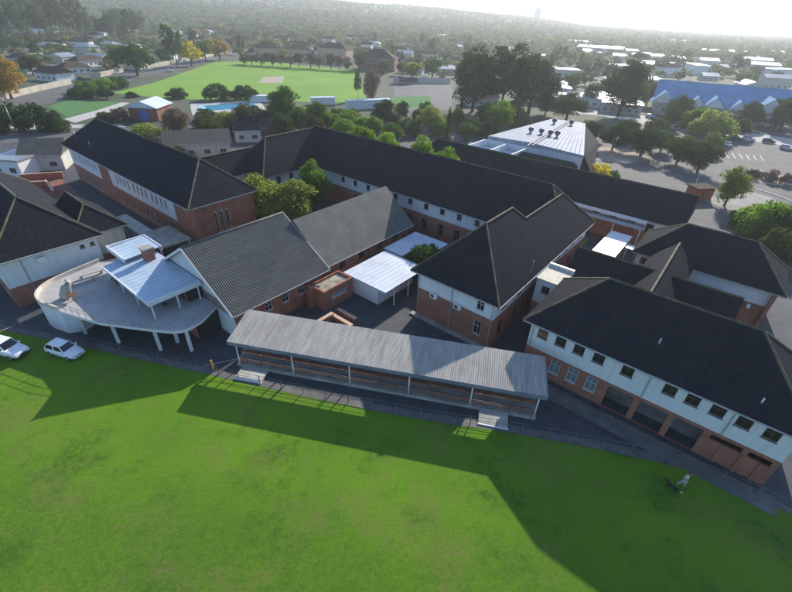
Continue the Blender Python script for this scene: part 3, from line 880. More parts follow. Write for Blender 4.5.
for s in (1, -1):                                     # barge boards and ridge
    for bb2 in (b0_ - .02, b1_ + .02):
        q = MB(); P0, P1 = Vector(L(a_r, bb2, z1 + .05)), Vector(L(a_r + s * hw, bb2, z0 + .05))
        dn = Vector((0, 0, -.34)); t_ = Vector((0, .06 if bb2 > 25 else -.06, 0))
        q.face([P0, P1, P1 + dn, P0 + dn]); q.face([P0 + t_, P0 + t_ + dn, P1 + t_ + dn, P1 + t_])
        q.face([P0, P0 + t_, P1 + t_, P1]); q.face([P0 + dn, P1 + dn, P1 + t_ + dn, P0 + t_ + dn]); q.face([P1, P1 + t_, P1 + t_ + dn, P1 + dn])
        q.build('barge_board', 'paint_white', ro)
MB().tube([L(a_r, b0_, z1 + .04), L(a_r, b1_, z1 + .04)], 0.14, 8).build('ridge_cap', 'sheet_hall', ro)
gw = MB()
w0 = hw - .9
zs_ = lambda a: z0 + (hw - abs(a - a_r)) * (z1 - z0) / hw - .2
for bb2, flip in ((18.5, False), (31.6, True)):
    pts = [L(a_r - w0, bb2, 3.0), L(a_r + w0, bb2, 3.0), L(a_r + w0, bb2, zs_(a_r + w0)), L(a_r, bb2, zs_(a_r)), L(a_r - w0, bb2, zs_(a_r - w0))]
    gw.face(pts[::-1] if flip else pts)
gw.build('gable_wall', 'plaster', r)
MB().box(-41.2 - o_[0], a_r + w0 + .03 - o_[0], 18.40 - o_[1], 18.48 - o_[1], 0, 2.99).build('gable_wall', 'plaster', r)
dors = [('f', a, 1.1, 2.2) for a in (-48, -43)]
add_walls(r, o_, a_r - w0, a_r + w0, 18.5, 31.6, -0.2, 2.999, zs_(a_r + w0) - .01, [('r', b, 2.4, 1.0, 1.1, 'white') for b in (20.5, 23, 25.5, 28, 30.3)] + [('f', -39.5, 1.9, 1.4, 1.1, 'dark')], upper='brick', doors=dors)
gutter(r, o_, (a_r + hw + .06, b0_), (a_r + hw + .06, b1_), z0 - .05)

r, o_ = school('hall_extension', 'pale grey low-gabled extension behind the corrugated hall', -43.5, 33)
add_walls(r, o_, -48.9, -38.2, 32.3, 50.9, -0.2, 3.6, 3.75, [('r', b, 2.6, 1.2, 0.9, 'dark') for b in (36, 40, 44, 48)] + [('k', -43.5, 2, 1.2, 1.2, 'dark')], upper='brick')
add_roof(r, o_, -49.5, -37.5, 32.25, 51.5, 3.9, 8.9, axis='b', hip0=0.02, hip1=0.02, mat_='sheet_annex', caps=False)
gutter(r, o_, (-37.44, 32.3), (-37.44, 51.5), 3.8)
gb = MB()
for bb2 in (32.32, 50.88):
    p_ = [L(-48.9, bb2, 3.75), L(-38.2, bb2, 3.75), L(-43.5, bb2, 8.2)]
gb.face([(-48.9 - o_[0], 50.92 - o_[1], 3.75), (-43.5 - o_[0], 50.92 - o_[1], 8.3), (-38.2 - o_[0], 50.92 - o_[1], 3.75)])
gb.build('gable_wall', 'brick', r)

# brick store with mossy flat roof, white flat-roofed annexes
r, o_ = school('brick_store', 'small brick store with mossy flat roof beside the corrugated hall', -35.6, 29)
add_walls(r, o_, -37.0, -34.3, 29.0, 34.0, -0.1, 2.2, 2.6, [('r', 31.6, 1.7, 2.6, 0.6, 'pale')], upper='brick')
MB().box(-36.9 - o_[0], -34.4 - o_[0], 29.1 - o_[1], 33.9 - o_[1], 2.55, 2.68).build('roof', 'roof_moss', r)
for s0, s1, t0, t1 in ((-37.05, -34.25, 28.95, 29.2), (-37.05, -34.25, 33.8, 34.05), (-37.05, -36.8, 29.21, 33.79), (-34.5, -34.25, 29.21, 33.79)):
    MB().box(s0 - o_[0], s1 - o_[0], t0 - o_[1], t1 - o_[1], 2.6, 2.95).build('parapet', 'brick', r)
MB().box(-37.0 - o_[0], -36.1 - o_[0], 28.3 - o_[1], 28.94 - o_[1], 0, 3.05).build('chimney_breast', 'brick', r)
r, o_ = school('white_annex', 'white annex with flat bright metal roof in the middle courtyard', -32.5, 37)
add_walls(r, o_, -35.7, -30.3, 34.7, 42.2, -0.1, 2.3, 2.75, [('r', b, 1.6, 1.2, 1.0, 'dark') for b in (37, 40)], lower='plaster', upper='plaster')
rf = MB()
for k in range(10):
    a0 = -36.1 + k * .76
    rf.box(a0 - o_[0], a0 + .755 - o_[0], 34.2 - o_[1], 42.8 - o_[1], 2.85, 2.95)
    rf.box(a0 + .71 - o_[0], a0 + .752 - o_[0], 34.2 - o_[1], 42.8 - o_[1], 2.951, 2.975)
rf.build('roof', 'metal_white', r)
for b in (36, 39, 42): MB().box(-28.7 - o_[0], -28.58 - o_[0], b - .06 - o_[1], b + .06 - o_[1], 0, 2.85).build('post', 'paint_white', r)
MB().box(-36.1 - o_[0], -28.55 - o_[0], 34.1 - o_[1], 34.19 - o_[1], 2.75, 3.0).build('fascia_board', 'paint_white', r)
MB().box(-35.95 - o_[0], -35.2 - o_[0], 34.05 - o_[1], 34.6 - o_[1], 0.1, 0.9).build('air_conditioner', 'paint_white', r)
r, o_ = school('white_annex', 'second white flat-roofed annex, behind the round courtyard bush', -33.5, 47)
add_walls(r, o_, -36.4, -33.6, 43.6, 50.8, -0.1, 2.3, 2.75, [('r', b, 1.6, 1.2, 1.0, 'dark') for b in (45, 47)], lower='plaster', upper='plaster')
MB().box(-33.5 - o_[0], -30.9 - o_[0], 49.2 - o_[1], 50.8 - o_[1], 0, 2.75).build('lobby', 'plaster', r)
MB().box(-36.8 - o_[0], -33.2 - o_[0], 43.3 - o_[1], 51.2 - o_[1], 2.8, 2.96).build('roof', 'metal_white', r)
MB().box(-33.195 - o_[0], -30.4 - o_[0], 48.8 - o_[1], 51.2 - o_[1], 2.8, 2.96).build('roof', 'metal_white', r)

# flat canopies behind the central pavilion
r = thing('walkway_canopy', 'bright white metal canopy roof between central and rear roofs', 'canopy', (*xy(-11.0, 69.5), 0), TH)
MB().box(-1.75, 1.6, -5.2, 4.9, 3.0, 3.12).build('roof', 'metal_bright', r)
for dx in (-1.6, 1.45):
    for dy in (-5, 0, 4.7): MB().box(dx - .06, dx + .06, dy - .06, dy + .06, 0, 2.995).build('post', 'paint_white', r)
r = thing('walkway_canopy', 'tiny white flat canopy beside the bright metal one', 'canopy', (*xy(-8.2, 70.5), 0), TH)
MB().box(-1.0, 1.0, -.8, .8, 2.8, 2.9).build('roof', 'metal_bright', r)
for dx in (-.9, .9):
    for dy in (-.7, .7): MB().box(dx - .05, dx + .05, dy - .05, dy + .05, 0, 2.795).build('post', 'paint_white', r)

# --- back row and white-roofed hall
r, o_ = school('back_classroom_row', 'long dark-roofed school row behind the main building, white-edged gutter', -30, 79)
add_walls(r, o_, -59, -4.0, 78.8, 87.5, -0.2, 3.0, 4.9, [('f', a, 3.6, 1.2, 1.4, 'dark') for a in range(-20, -4, 3)] + [('r', b, 2.5, 1.2, 1.4, 'dark') for b in (81, 84)])
add_roof(r, o_, -60, -3.3, 78.0, 88.2, 5.0, 9.3, hip0=5, hip1=0.02)
MB().box(-22 - o_[0], -8.6 - o_[0], 75.6 - o_[1], 77.9 - o_[1], 4.0, 4.15).build('verandah_roof', 'galvanised', r)
MB().box(-22 - o_[0], -8.5 - o_[0], 77.5 - o_[1], 77.95 - o_[1], 4.5, 4.98).build('box_gutter', 'paint_white', r)
for a in (-21.8, -17.5, -13, -8.8): MB().box(a - .07 - o_[0], a + .07 - o_[0], 75.7 - o_[1], 75.84 - o_[1], 0, 3.995).build('post', 'paint_white', r)

r = thing('white_roofed_hall', 'large hall with sloping bright white sheet roof and roof vents', 'building', (*xy(-42, 118), 0), TH)
o_ = (-42, 118)
poly = [(-53, 101.5), (-28.2, 102.8), (-40.0, 138), (-50.3, 138)]
zf = lambda x, y: 7.2 + 0.5 * (1 - abs(x + 2) / 14)
pl = [(p[0] - o_[0], p[1] - o_[1]) for p in poly]
MB().prism([(p[0] * .985, p[1] * .99) for p in pl], 0, 6.6).build('wall', 'plaster', r)
rf = MB(); 
xr = lambda y: pl[1][0] + (pl[2][0] - pl[1][0]) * (y - pl[1][1]) / (pl[2][1] - pl[1][1])
xl = lambda y: pl[0][0] + (pl[3][0] - pl[0][0]) * (y - pl[0][1]) / (pl[3][1] - pl[0][1])
y0_, y1_ = pl[1][1], pl[2][1]
N_ = 22
for k in range(N_):
    t0, t1 = k / N_, (k + 1) / N_ - 0.004
    q = []
    for (t, y) in ((t0, y0_), (t1, y0_), (t1, y1_), (t0, y1_)):
        q.append((xl(y) + (xr(y) - xl(y)) * t, y))
    rf.prism(q, 6.62, lambda x, y: 7.1 + 0.6 * (1 - abs(x) / 16) + (0.006 if k % 2 else 0))
rf.build('roof', 'metal_hall', r)
for k, (px, py) in enumerate(((530.6, 130), (541, 131.5), (550, 133), (557, 134), (554, 121), (571, 122.5))):
    X, Y = at(px, py + 2.5, 7.7); a_, b_ = X * EA[0] + Y * EA[1] - o_[0], X * EB[0] + Y * EB[1] - o_[1]
    v = MB(); v.tube([(a_, b_, 7.3), (a_, b_, 8.3)], 0.35, 10).build('roof_vent', 'galvanised', r)
    v = MB(); v.tube([(a_, b_, 8.1), (a_, b_, 8.5), (a_, b_, 8.9), (a_, b_, 9.1)], [.5, .75, .55, .1], 10).build('vent_cowl', 'metal_dark', r)
for da in (0, 1.6):
    p0, p1 = at(527 + da * 3, 146, 7.7), at(568 + da * 2.2, 121.5, 7.7)
    l0 = (p0[0] * EA[0] + p0[1] * EA[1] - o_[0], p0[0] * EB[0] + p0[1] * EB[1] - o_[1]); l1 = (p1[0] * EA[0] + p1[1] * EA[1] - o_[0], p1[0] * EB[0] + p1[1] * EB[1] - o_[1])
    MB().tube([(*l0, 7.75), (*l1, 7.75)], 0.14, 6).build('roof_duct', 'metal_dark', r)
for a in (-53, -47, -41.5):
    MB().box(a - .2 - o_[0], a + .2 - o_[0], 93 - o_[1], 101.6 - o_[1], 0, 6.6).build('fin_wall', 'plaster', r)
MB().box(-53 - o_[0], -41 - o_[0], 93.5 - o_[1], 101.45 - o_[1], 0, 5.2).build('lean_to', 'metal_white', r)
MB().box(-40.5 - o_[0], -29 - o_[0], 94 - o_[1], 101.6 - o_[1], 0, 4.6).build('front_block', 'brick', r)
add_roof(r, o_, -41, -28.6, 93.6, 101.9, 4.7, 6.6, axis='a', hip0=0.02, hip1=0.02, caps=False, name='front_roof')
sr_ = MB(); q = [pl[1], (pl[1][0] + 2.9, pl[1][1] + 1), (pl[2][0] + 4.7, pl[2][1]), pl[2]]
sr_.prism([(p[0] + .05, p[1]) for p in q], 0, 3.0, 0)
sr_.build('side_wall', 'brick', r)
s2 = MB(); q2 = [(*pl[1], 7.1), (pl[1][0] + 3.2, pl[1][1] - .5, 3.2), (pl[2][0] + 5.0, pl[2][1] + .5, 3.2), (*pl[2], 7.1)]
s2.face(q2); s2.face([(p[0], p[1], p[2] - .2) for p in q2][::-1])
s2.face([(*pl[1], 3.0), (pl[1][0] + 2.9, pl[1][1], 3.0), q2[0]]) ; s2.build('side_roof', 'roof_tile', r)
# ------------------------------------------------------------------ grandstand beside the field
ST_AZ = R(-10.59)
SX, SY = -17.15, 33.32
r = thing('grandstand', 'open spectator stand with long grey corrugated roof beside the lawn', 'grandstand', (SX, SY, 0), ST_AZ)
SL, SD, ZF, ZB = 31.9, 4.6, 3.55, 4.35
mb = MB()
corr_slope(mb, (-.05, -.15, ZF), (SL + .05, -.15, ZF), (-.05, SD, ZB), (SL + .05, SD, ZB), 150, 0.022)
ro = mb.build('roof', 'sheet_stand', r)
mb = MB(); mb.face([(0, 0, ZF - .07), (0, SD, ZB - .07), (SL, SD, ZB - .07), (SL, 0, ZF - .07)])
mb.build('roof_underside', 'timber', ro)
MB().box(-.06, SL + .06, -.2, -.155, ZF - .42, ZF + .03).build('fascia_board', 'fascia_grey', ro)
for x in (-.11, SL + .065):
    q = MB(); q.prism([(x, -.15), (x + .045, -.15), (x + .045, SD), (x, SD)], lambda a, b: ZF - .3 + (ZB - ZF) * b / SD, lambda a, b: ZF + .04 + (ZB - ZF) * b / SD)
    q.build('barge_board', 'fascia_grey', ro)
bays = 5
for k in range(bays + 1):
    x = 0.75 + k * (SL - 1.3) / bays
    MB().tube([(x, 0.05, 0), (x, 0.05, ZF - .08)], 0.07, 8).build('post', 'paint_white', r)
    MB().tube([(x, SD - .35, 0), (x, SD - .35, ZB - .15)], 0.07, 8).build('post', 'paint_white', r)
    MB().tube([(x, 0.0, ZF - .16), (x, SD - .2, ZB - .16)], 0.06, 6).build('rafter', 'timber', r)
    MB().tube([(x, 0.05, ZF - .9), (x, 0.9, ZF - .1)], 0.035, 6).build('brace', 'paint_white', r)
for y in (0.1, 1.6, 3.1, 4.45):
    z = ZF - .1 + (ZB - ZF) * y / SD
    MB().box(0.02, SL - .02, y - .04, y + .04, z - .1, z - .01).build('purlin', 'timber', r)
# terraces of concrete with timber seat planks
steps = [(0.10, 0.85, 0.38), (0.85, 1.6, 0.76), (1.6, 2.35, 1.14), (2.35, 3.1, 1.5)]
gaps = [(0.4, 16.2), (16.5, 26.1), (26.2, 28.9), (29.0, 31.6)]
for (y0, y1, z) in steps:
    MB().box(0.35, 31.6, y0, y1 - .002, 0, z).build('terrace_step', 'concrete', r)
for (y0, y1, z) in steps[0:]:
    for k in range(12):
        x0 = 0.45 + k * 2.6
        MB().box(x0, x0 + 2.5, y1 - .48, y1 - .06, z + .27, z + .42).build('seat_plank', 'timber_seat', r)
        for x in (x0 + .3, x0 + 2.2):
            MB().box(x - .04, x + .04, y1 - .3, y1 - .12, z, z + .268).build('seat_bracket', 'concrete_dark', r)
MB().tube([(0.75, 0.05, 1.35), (SL - .6, 0.05, 1.35)], 0.025, 6).build('rail', 'galvanised', r)
# side hand rail down to the field
MB().tube([(0.6, 0, 1.2), (-2.3, -1.6, 0.95)], 0.03, 6).build('rail', 'galvanised', r)

# pale ramps in front of the stand
for k, (x0, x1, lab) in enumerate(((1.1, 4.0, 'pale concrete slab in front of the left half of the stand'), (26.2, 28.95, 'pale concrete steps slab in front of the right end of the stand'))):
    t = thing('concrete_ramp', lab, 'ramp', (SX + math.cos(ST_AZ) * (x0 + x1) / 2, SY + math.sin(ST_AZ) * (x0 + x1) / 2, 0), ST_AZ)
    w = (x1 - x0) / 2
    q = MB(); q.prism([(-w, -1.6), (w, -1.6), (w, 0.07), (-w, 0.07)], 0.024, lambda a, b: 0.16 + 0.22 * (b + 1.6) / 1.6 if k else 0.3)
    q.build('slab', 'concrete_pale', t)
    MB().box(-w - .05, w + .05, -1.75, -1.61, 0.024, 0.22 if k == 0 else 0.14).build('kerb', 'paint_white', t)

# ------------------------------------------------------------------ fence round the field
r = thing('boundary_fence', 'low pipe fence with posts along the edge of the lawn', 'fence', (FL[6][0], FL[6][1] + .45, 0))
fp = []
acc = 0.0
line = [(p[0], p[1] + .45) for p in FL]
for k in range(len(line) - 1):
    (x0, y0), (x1, y1) = line[k], line[k + 1]
    L_ = math.hypot(x1 - x0, y1 - y0)
    while acc < L_:
        fp.append((x0 + (x1 - x0) * acc / L_, y0 + (y1 - y0) * acc / L_)); acc += 2.4
    acc -= L_
ox, oy = r.location.x, r.location.y
mat('fence_paint', (0.20, 0.19, 0.18), 0.7, 0.4, 1.5)
pm = MB().tube([(0, 0, 0), (0, 0, 1.08)], 0.05, 6).mesh('post', 'fence_paint')
for p in fp: link('post', pm, r, (p[0] - ox, p[1] - oy, 0))
for z in (1.05, 0.6):
    MB().tube([(p[0] - ox, p[1] - oy, z) for p in fp], 0.018, 6).build('rail', 'fence_paint', r)
x_, y_ = at(214, 371)
tag(MB().tube([(0, 0, 0), (0, 0, 1.5)], 0.1, 8).build('padded_post', 'yellow_paint', None, (x_, y_, 0.02)), 'short yellow post on the lawn edge left of the stand', 'post')

# low brick garden walls behind the stand
def ab_xy(a, b): return xy(a, b)
for k, (p0, p1, h, lab) in enumerate((((318, 327), (333, 318), 0.8, 'low brick wall with rounded end behind the stand roof'), ((333, 318), (352, 329), 0.55, 'brick edging wall running right, behind the stand roof'), ((338, 312), (356, 322), 0.5, 'low brick bed edge in the yard behind the stand'))):
    (x0, y0), (x1, y1) = at(*p0), at(*p1)
    L_ = math.hypot(x1 - x0, y1 - y0)
    t = thing('garden_wall', lab, 'wall', (x0, y0, 0), math.atan2(y1 - y0, x1 - x0))
    MB().box(0, L_, -.22, .22, 0, h).build('wall', 'brick', t)
    MB().box(-.03, L_ + .03, -.26, .26, h + .003, h + .07).build('peach_top', 'plaster_peach', t)  # peach colour gives the wall tops their sunlit look

# ------------------------------------------------------------------ clubhouse with raised terrace
CO = (-48, 12)
r = thing('clubhouse', 'clubhouse with raised terrace on white posts and pale blue metal roof', 'building', (*xy(*CO), 0), TH)
curve = smooth_line([(-60.9, 10.2), (-60.3, 8.0), (-59.4, 6.5), (-58.2, 5.6), (-56.8, 5.25), (-55.2, 5.4), (-52.9, 6.2)], 3)
out = curve + [(-47.3, 8.3), (-42.3, 11.3)] + smooth_line([(-40.3, 12.6), (-39.6, 13.4), (-39.4, 14.4), (-39.6, 15.8)], 3) + [(-41.0, 18.4), (-60.0, 18.4), (-61.6, 13.6)]
loc = [(p[0] - CO[0], p[1] - CO[1]) for p in out]
sm_ = loc
q = MB(); q.prism(sm_, 2.9, 3.25, 0, 1); q.build('terrace_slab', ['plaster', 'terrace_screed'], r)
# rounded white drum under the left end
dr = curve[1:] + [(-52.2, 7.6), (-53.0, 9.6)]
q = MB(); q.prism([((p[0] - CO[0]) * .997, (p[1] - CO[1]) * .99) for p in dr], 0, 2.895); q.build('rounded_wall', 'plaster', r)
# parapet round the left end and back-left side
par = curve[::-1] + [(-61.6, 13.6)]
for k in range(len(par) - 1):
    (a0, b0), (a1, b1) = par[k], par[k + 1]
    d = Vector((a1 - a0, b1 - b0)); d.normalize(); n = Vector((d.y, -d.x)) * .2
    q = MB(); q.prism([(a0 - CO[0], b0 - CO[1]), (a0 - CO[0] + n.x, b0 - CO[1] + n.y), (a1 - CO[0] + n.x, b1 - CO[1] + n.y), (a1 - CO[0], b1 - CO[1])], 3.253, 3.75)
    q.build('parapet', 'plaster_cream', r)  # white wall; its sunlit cream tone is put into the plaster colour
# front railing
rail = [(-52.9, 6.3), (-47.3, 8.4), (-42.3, 11.4), (-40.0, 12.9), (-39.5, 14.0), (-39.7, 15.8), (-40.9, 18.0)]
q = MB()
for z in (4.2, 3.75): q.tube([(p[0] - CO[0], p[1] - CO[1], z) for p in rail], 0.025, 6)
q.build('handrail', 'galvanised', r)
bal = MB().box(-.02, .02, -.02, .02, 3.252, 4.19).mesh('baluster', 'galvanised')
for k in range(len(rail) - 1):
    (a0, b0), (a1, b1) = rail[k], rail[k + 1]; n = max(1, int(math.hypot(a1 - a0, b1 - b0) / .9))
    for j in range(n): link('baluster', bal, r, (a0 + (a1 - a0) * j / n - CO[0], b0 + (b1 - b0) * j / n - CO[1], 0))
for a, b in ((-51.6, 7.4), (-47.1, 9.2), (-42.4, 11.7), (-39.75, 13.9), (-42.3, 13.6)):
    MB().box(a - .15 - CO[0], a + .15 - CO[0], b - .15 - CO[1], b + .15 - CO[1], 0, 2.895).build('post', 'paint_white', r)
# ground floor behind the posts
q = MB(); wall_faces(q, (-59 - CO[0], 15.5 - CO[1]), (-40.8 - CO[0], 15.5 - CO[1]), 0, 2.89, [(2, 4.4, .9, 2.2), (7, 9.4, 0.02, 2.2), (12, 14.4, .9, 2.2)], .2)
q.build('lower_wall', 'brick', r)
MB().box(-58.9 - CO[0], -40.9 - CO[0], 15.72 - CO[1], 18.3 - CO[1], 0, 2.85).build('interior', 'interior_dark', r)
# bar room on the terrace below the roof
q = MB(); wall_faces(q, (-55 - CO[0], 16.6 - CO[1]), (-43.9 - CO[0], 16.6 - CO[1]), 3.252, 5.3, [(1.4, 2.8, 3.3, 5.2), (4, 7, 4.0, 5.1), (8, 10.4, 3.3, 5.2)], .15)
q.build('bar_wall', 'brick', r)
MB().box(-54.95 - CO[0], -43.95 - CO[0], 16.8 - CO[1], 18.3 - CO[1], 3.26, 5.28).build('bar_interior', 'interior_dark', r)
# metal roofs: standing seam sheets
def seam_roof(name, a0, a1, b0, b1, zf, n, m, parent):
    mb = MB(); w = (a1 - a0) / n
    for k in range(n):
        x0 = a0 + k * w
        mb.prism([(x0 - CO[0], b0 - CO[1]), (x0 + w - .006 - CO[0], b0 - CO[1]), (x0 + w - .006 - CO[0], b1 - CO[1]), (x0 - CO[0], b1 - CO[1])], lambda x, y: zf(x, y) - .1, zf)
        mb.prism([(x0 - CO[0], b0 - CO[1]), (x0 + .05 - CO[0], b0 - CO[1]), (x0 + .05 - CO[0], b1 - CO[1]), (x0 - CO[0], b1 - CO[1])], lambda x, y: zf(x, y) + .001, lambda x, y: zf(x, y) + .022)
    return mb.build(name, m, parent)
rf1 = seam_roof('roof', -55.5, -43.4, 12.4, 18.3, lambda x, y: 5.35 + .06 * (y - .4), 15, 'metal_blue', r)
rf2 = seam_roof('upper_roof', -58.6, -53.9, 14.4, 18.9, lambda x, y: 5.95 + .05 * (y - .4), 5, 'metal_blue', r)
for (a0, a1, b0, b1) in ((-58.75, -53.75, 14.25, 14.39), (-58.75, -53.75, 18.91, 19.05), (-58.75, -58.61, 14.4, 18.9)):
    MB().box(a0 - CO[0], a1 - CO[0], b0 - CO[1], b1 - CO[1], 5.75, 6.35).build('roof_edge', 'paint_white', rf2)
MB().box(-55.55 - CO[0], -43.35 - CO[0], 12.25 - CO[1], 12.39 - CO[1], 5.12, 5.42).build('fascia_board', 'paint_white', rf1)
MB().box(-43.39 - CO[0], -43.27 - CO[0], 12.25 - CO[1], 18.3 - CO[1], 5.15, 5.7).build('fascia_board', 'paint_white', rf1)
for a, b in ((-43.6, 12.6), (-47.6, 12.6), (-51.5, 12.6), (-55.3, 12.6), (-43.6, 15.4), (-43.6, 17.9)):
    MB().box(a - .07 - CO[0], a + .07 - CO[0], b - .07 - CO[1], b + .07 - CO[1], 3.252, 5.2).build('post', 'paint_white', r)
ch = MB().box(-53.3 - CO[0], -52.2 - CO[0], 16.3 - CO[1], 17.4 - CO[1], 3.3, 7.1).build('chimney', 'brick', r)
MB().box(-53.42 - CO[0], -52.08 - CO[0], 16.18 - CO[1], 17.52 - CO[1], 7.105, 7.3).build('chimney_cap', 'concrete', ch)
# things standing on the terrace
def on_terrace(px, py):
    return (*at(px, py, 3.25), 3.252)
p = on_terrace(66, 298)
t = thing('covered_parasol', 'tall grey covered parasol leaning at the left end of the terrace', 'parasol', p, R(20))
q = MB(); q.tube([(0, 0, .05), (.1, 0, .5), (.45, .05, 1.4), (.85, .1, 2.15), (.95, .1, 2.35)], [.55, .62, .5, .32, .1], 10); q.build('cover', 'tarpaulin', t)
MB().box(-.5, .5, -.5, .5, 0, .1).build('base', 'concrete', t)
for k, (px, py, lab) in enumerate(((84, 283, 'pale terrace bench nearest the covered parasol'), (92, 276, 'pale terrace bench behind, against the left parapet'))):
    t = thing('terrace_bench', lab, 'bench', on_terrace(px, py), TH + R(85))
    MB().box(-1.4, 1.4, -.22, .22, .42, .5).build('seat', 'concrete_pale', t)
    for x in (-1.1, 1.1): MB().box(x - .1, x + .1, -.2, .2, 0, .418).build('leg', 'concrete', t)
t = thing('terrace_table', 'round wooden table on the left of the terrace', 'table', on_terrace(74, 300), 0)
MB().tube([(0, 0, .7), (0, 0, .76)], .55, 16).build('table_top', 'timber', t)
MB().tube([(0, 0, 0), (0, 0, .7)], .07, 8).build('leg', 'galvanised', t)
def chair(px, py, rz, lab):
    t = thing('terrace_chair', lab, 'chair', on_terrace(px, py), rz, 'chairs on the clubhouse terrace')
    MB().box(-.22, .22, -.22, .22, .42, .46).build('seat', 'metal_dark', t)
    MB().box(-.22, .22, .19, .23, .46, .92).build('backrest', 'metal_dark', t)
    for x in (-.19, .19):
        for y in (-.19, .19): MB().box(x - .02, x + .02, y - .02, y + .02, 0, .418).build('leg', 'metal_dark', t)
for k, (px, py) in enumerate(((114, 281), (119, 285), (161, 304), (166, 307), (164, 301))):
    chair(px, py, 0.7 * k, 'dark terrace chair in the shade under the blue roof' if k < 2 else 'dark terrace chair beside the right roof post')

# ------------------------------------------------------------------ cars
mat('car_white', (0.78, 0.79, 0.80), 0.25, spec=0.6)
mat('car_silver', (0.45, 0.46, 0.48), 0.3, metal=0.5)
mat('car_red', (0.45, 0.03, 0.025), 0.3)
mat('car_dark', (0.03, 0.035, 0.05), 0.3)
mat('tyre', (0.015, 0.015, 0.016), 0.85)
mat('rim', (0.4, 0.4, 0.42), 0.35, metal=0.7)
mat('lamp_clear', (0.75, 0.75, 0.72), 0.1)
mat('lamp_red', (0.45, 0.02, 0.02), 0.2)
mat('trim_black', (0.02, 0.02, 0.02), 0.6)
def car_proto(name, label, kind, paint, loc, rz, group=None):
    """x forward; body is a loft of cross-sections, the cabin another, glass panes on it"""
    t = thing(name, label, 'car' if kind != 'bakkie' else 'pickup', loc, rz, group)
    if kind == 'hatch':
        Ln, W = 3.9, 0.83
        st = [(-1.95, .45, .80, .70), (-1.85, .30, .95, .80), (-1.2, .24, .98, .83), (0, .22, .96, .83), (.85, .22, .93, .83), (1.5, .26, .80, .80), (1.85, .32, .68, .72), (1.95, .38, .58, .62)]
        cab = (-1.88, -1.45, .30, 1.0, .94, 1.46, .62); wx = (-1.22, 1.22); wr = .30
    elif kind == 'bakkie':
        Ln, W = 5.1, 0.88
        st = [(-2.55, .50, 1.0, .84), (-2.45, .40, 1.08, .88), (-1.2, .36, 1.10, .89), (0, .34, 1.10, .89), (1.15, .34, 1.08, .89), (2.0, .38, 1.0, .86), (2.4, .42, .86, .80), (2.52, .46, .74, .72)]
        cab = (-2.45, -2.30, .55, 1.35, 1.08, 1.76, .70); wx = (-1.5, 1.6); wr = .36
    else:
        Ln, W = 4.4, 0.86
        st = [(-2.2, .45, .80, .70), (-2.1, .30, .95, .82), (-1.4, .25, .98, .86), (0, .22, .96, .86), (.9, .22, .93, .86), (1.7, .26, .80, .82), (2.1, .32, .68, .74), (2.2, .38, .58, .64)]
        cab = (-1.75, -1.0, .35, 1.1, .94, 1.42, .64); wx = (-1.35, 1.35); wr = .31
    b = MB(); rings = []
    for (x, zb, zt, hw) in st:
        ring = []
        for (y, z) in ((-hw * .86, zb), (-hw, zb + .16), (-hw, (zb + zt) / 2 + .05), (-hw * .97, zt - .07), (-hw * .86, zt), (0, zt + .03), (hw * .86, zt), (hw * .97, zt - .07), (hw, (zb + zt) / 2 + .05), (hw, zb + .16), (hw * .86, zb)):
            ring.append(len(b.v)); b.v.append((x, y, z))
        rings.append(ring)
    n = len(rings[0])
    for i in range(len(rings) - 1):
        for j in range(n):
            l = (j + 1) % n
            b.f.append((rings[i][j], rings[i + 1][j], rings[i + 1][l], rings[i][l])); b.m.append(0); b.sm.append(True)
    b.f.append(tuple(rings[0])); b.m.append(0); b.sm.append(False)
    b.f.append(tuple(reversed(rings[-1]))); b.m.append(0); b.sm.append(False)
    body = b.build('body', paint, t)
    x0, x1, x2, x3, zb, zr, hr = cab
    wb = W * .93
    base = [(x0, -wb), (x3, -wb), (x3, wb), (x0, wb)]
    roof = [(x1, -hr), (x2, -hr), (x2, hr), (x1, hr)]
    c = MB()
    lo = [(p[0], p[1], zb - .06) for p in base]; hi = [(p[0], p[1], zr) for p in roof]
    top = [(x1 + .1, -hr + .08, zr + .05), (x2 - .12, -hr + .08, zr + .05), (x2 - .12, hr - .08, zr + .05), (x1 + .1, hr - .08, zr + .05)]
    for k in range(4):
        l = (k + 1) % 4
        c.face([lo[k], lo[l], hi[l], hi[k]]); c.face([hi[k], hi[l], top[l], top[k]])
    c.face(top)
    c.build('cabin', paint, t)
    def pane(nm, A, B, C, D, m='car_glass'):
        A, B, C, D = (Vector(p) for p in (A, B, C, D))
        nrm = (B - A).cross(D - A).normalized() * .012
        ctr = (A + B + C + D) / 4
        q = MB(); v = [ctr + (p - ctr) * .9 + nrm for p in (A, B, C, D)]
        bk = [p - nrm * 1.5 for p in v]
        q.face(v); q.face(bk[::-1])
        for k in range(4): q.face([bk[k], bk[(k + 1) % 4], v[(k + 1) % 4], v[k]])
        q.build(nm, m, t)
    lift = lambda p, q_, f: tuple(Vector(p).lerp(Vector(q_), f))
    LO = [lift(lo[k], hi[k], .16) for k in range(4)]
    pane('windscreen', LO[1], LO[2], hi[2], hi[1])
    pane('rear_window', LO[3], LO[0], hi[0], hi[3])
    for (i, j, s) in ((0, 1, 1), (2, 3, 1)):
        cuts = (0, .5, 1) if kind != 'bakkie' else (0, .46, .72, 1)
        for u, v in zip(cuts[:-1], cuts[1:]):
            pane('side_window', lift(LO[i], LO[j], u + .03), lift(LO[i], LO[j], v - .03), lift(hi[i], hi[j], v - .03), lift(hi[i], hi[j], u + .03))
    ty = MB().tube([(0, -.1, 0), (0, -.08, 0), (0, .08, 0), (0, .1, 0)], [wr * .9, wr, wr, wr * .9], 18).mesh('wheel', 'tyre')
    rm = MB().tube([(0, -.115, 0), (0, .115, 0)], wr * .58, 14).mesh('rim', 'rim')
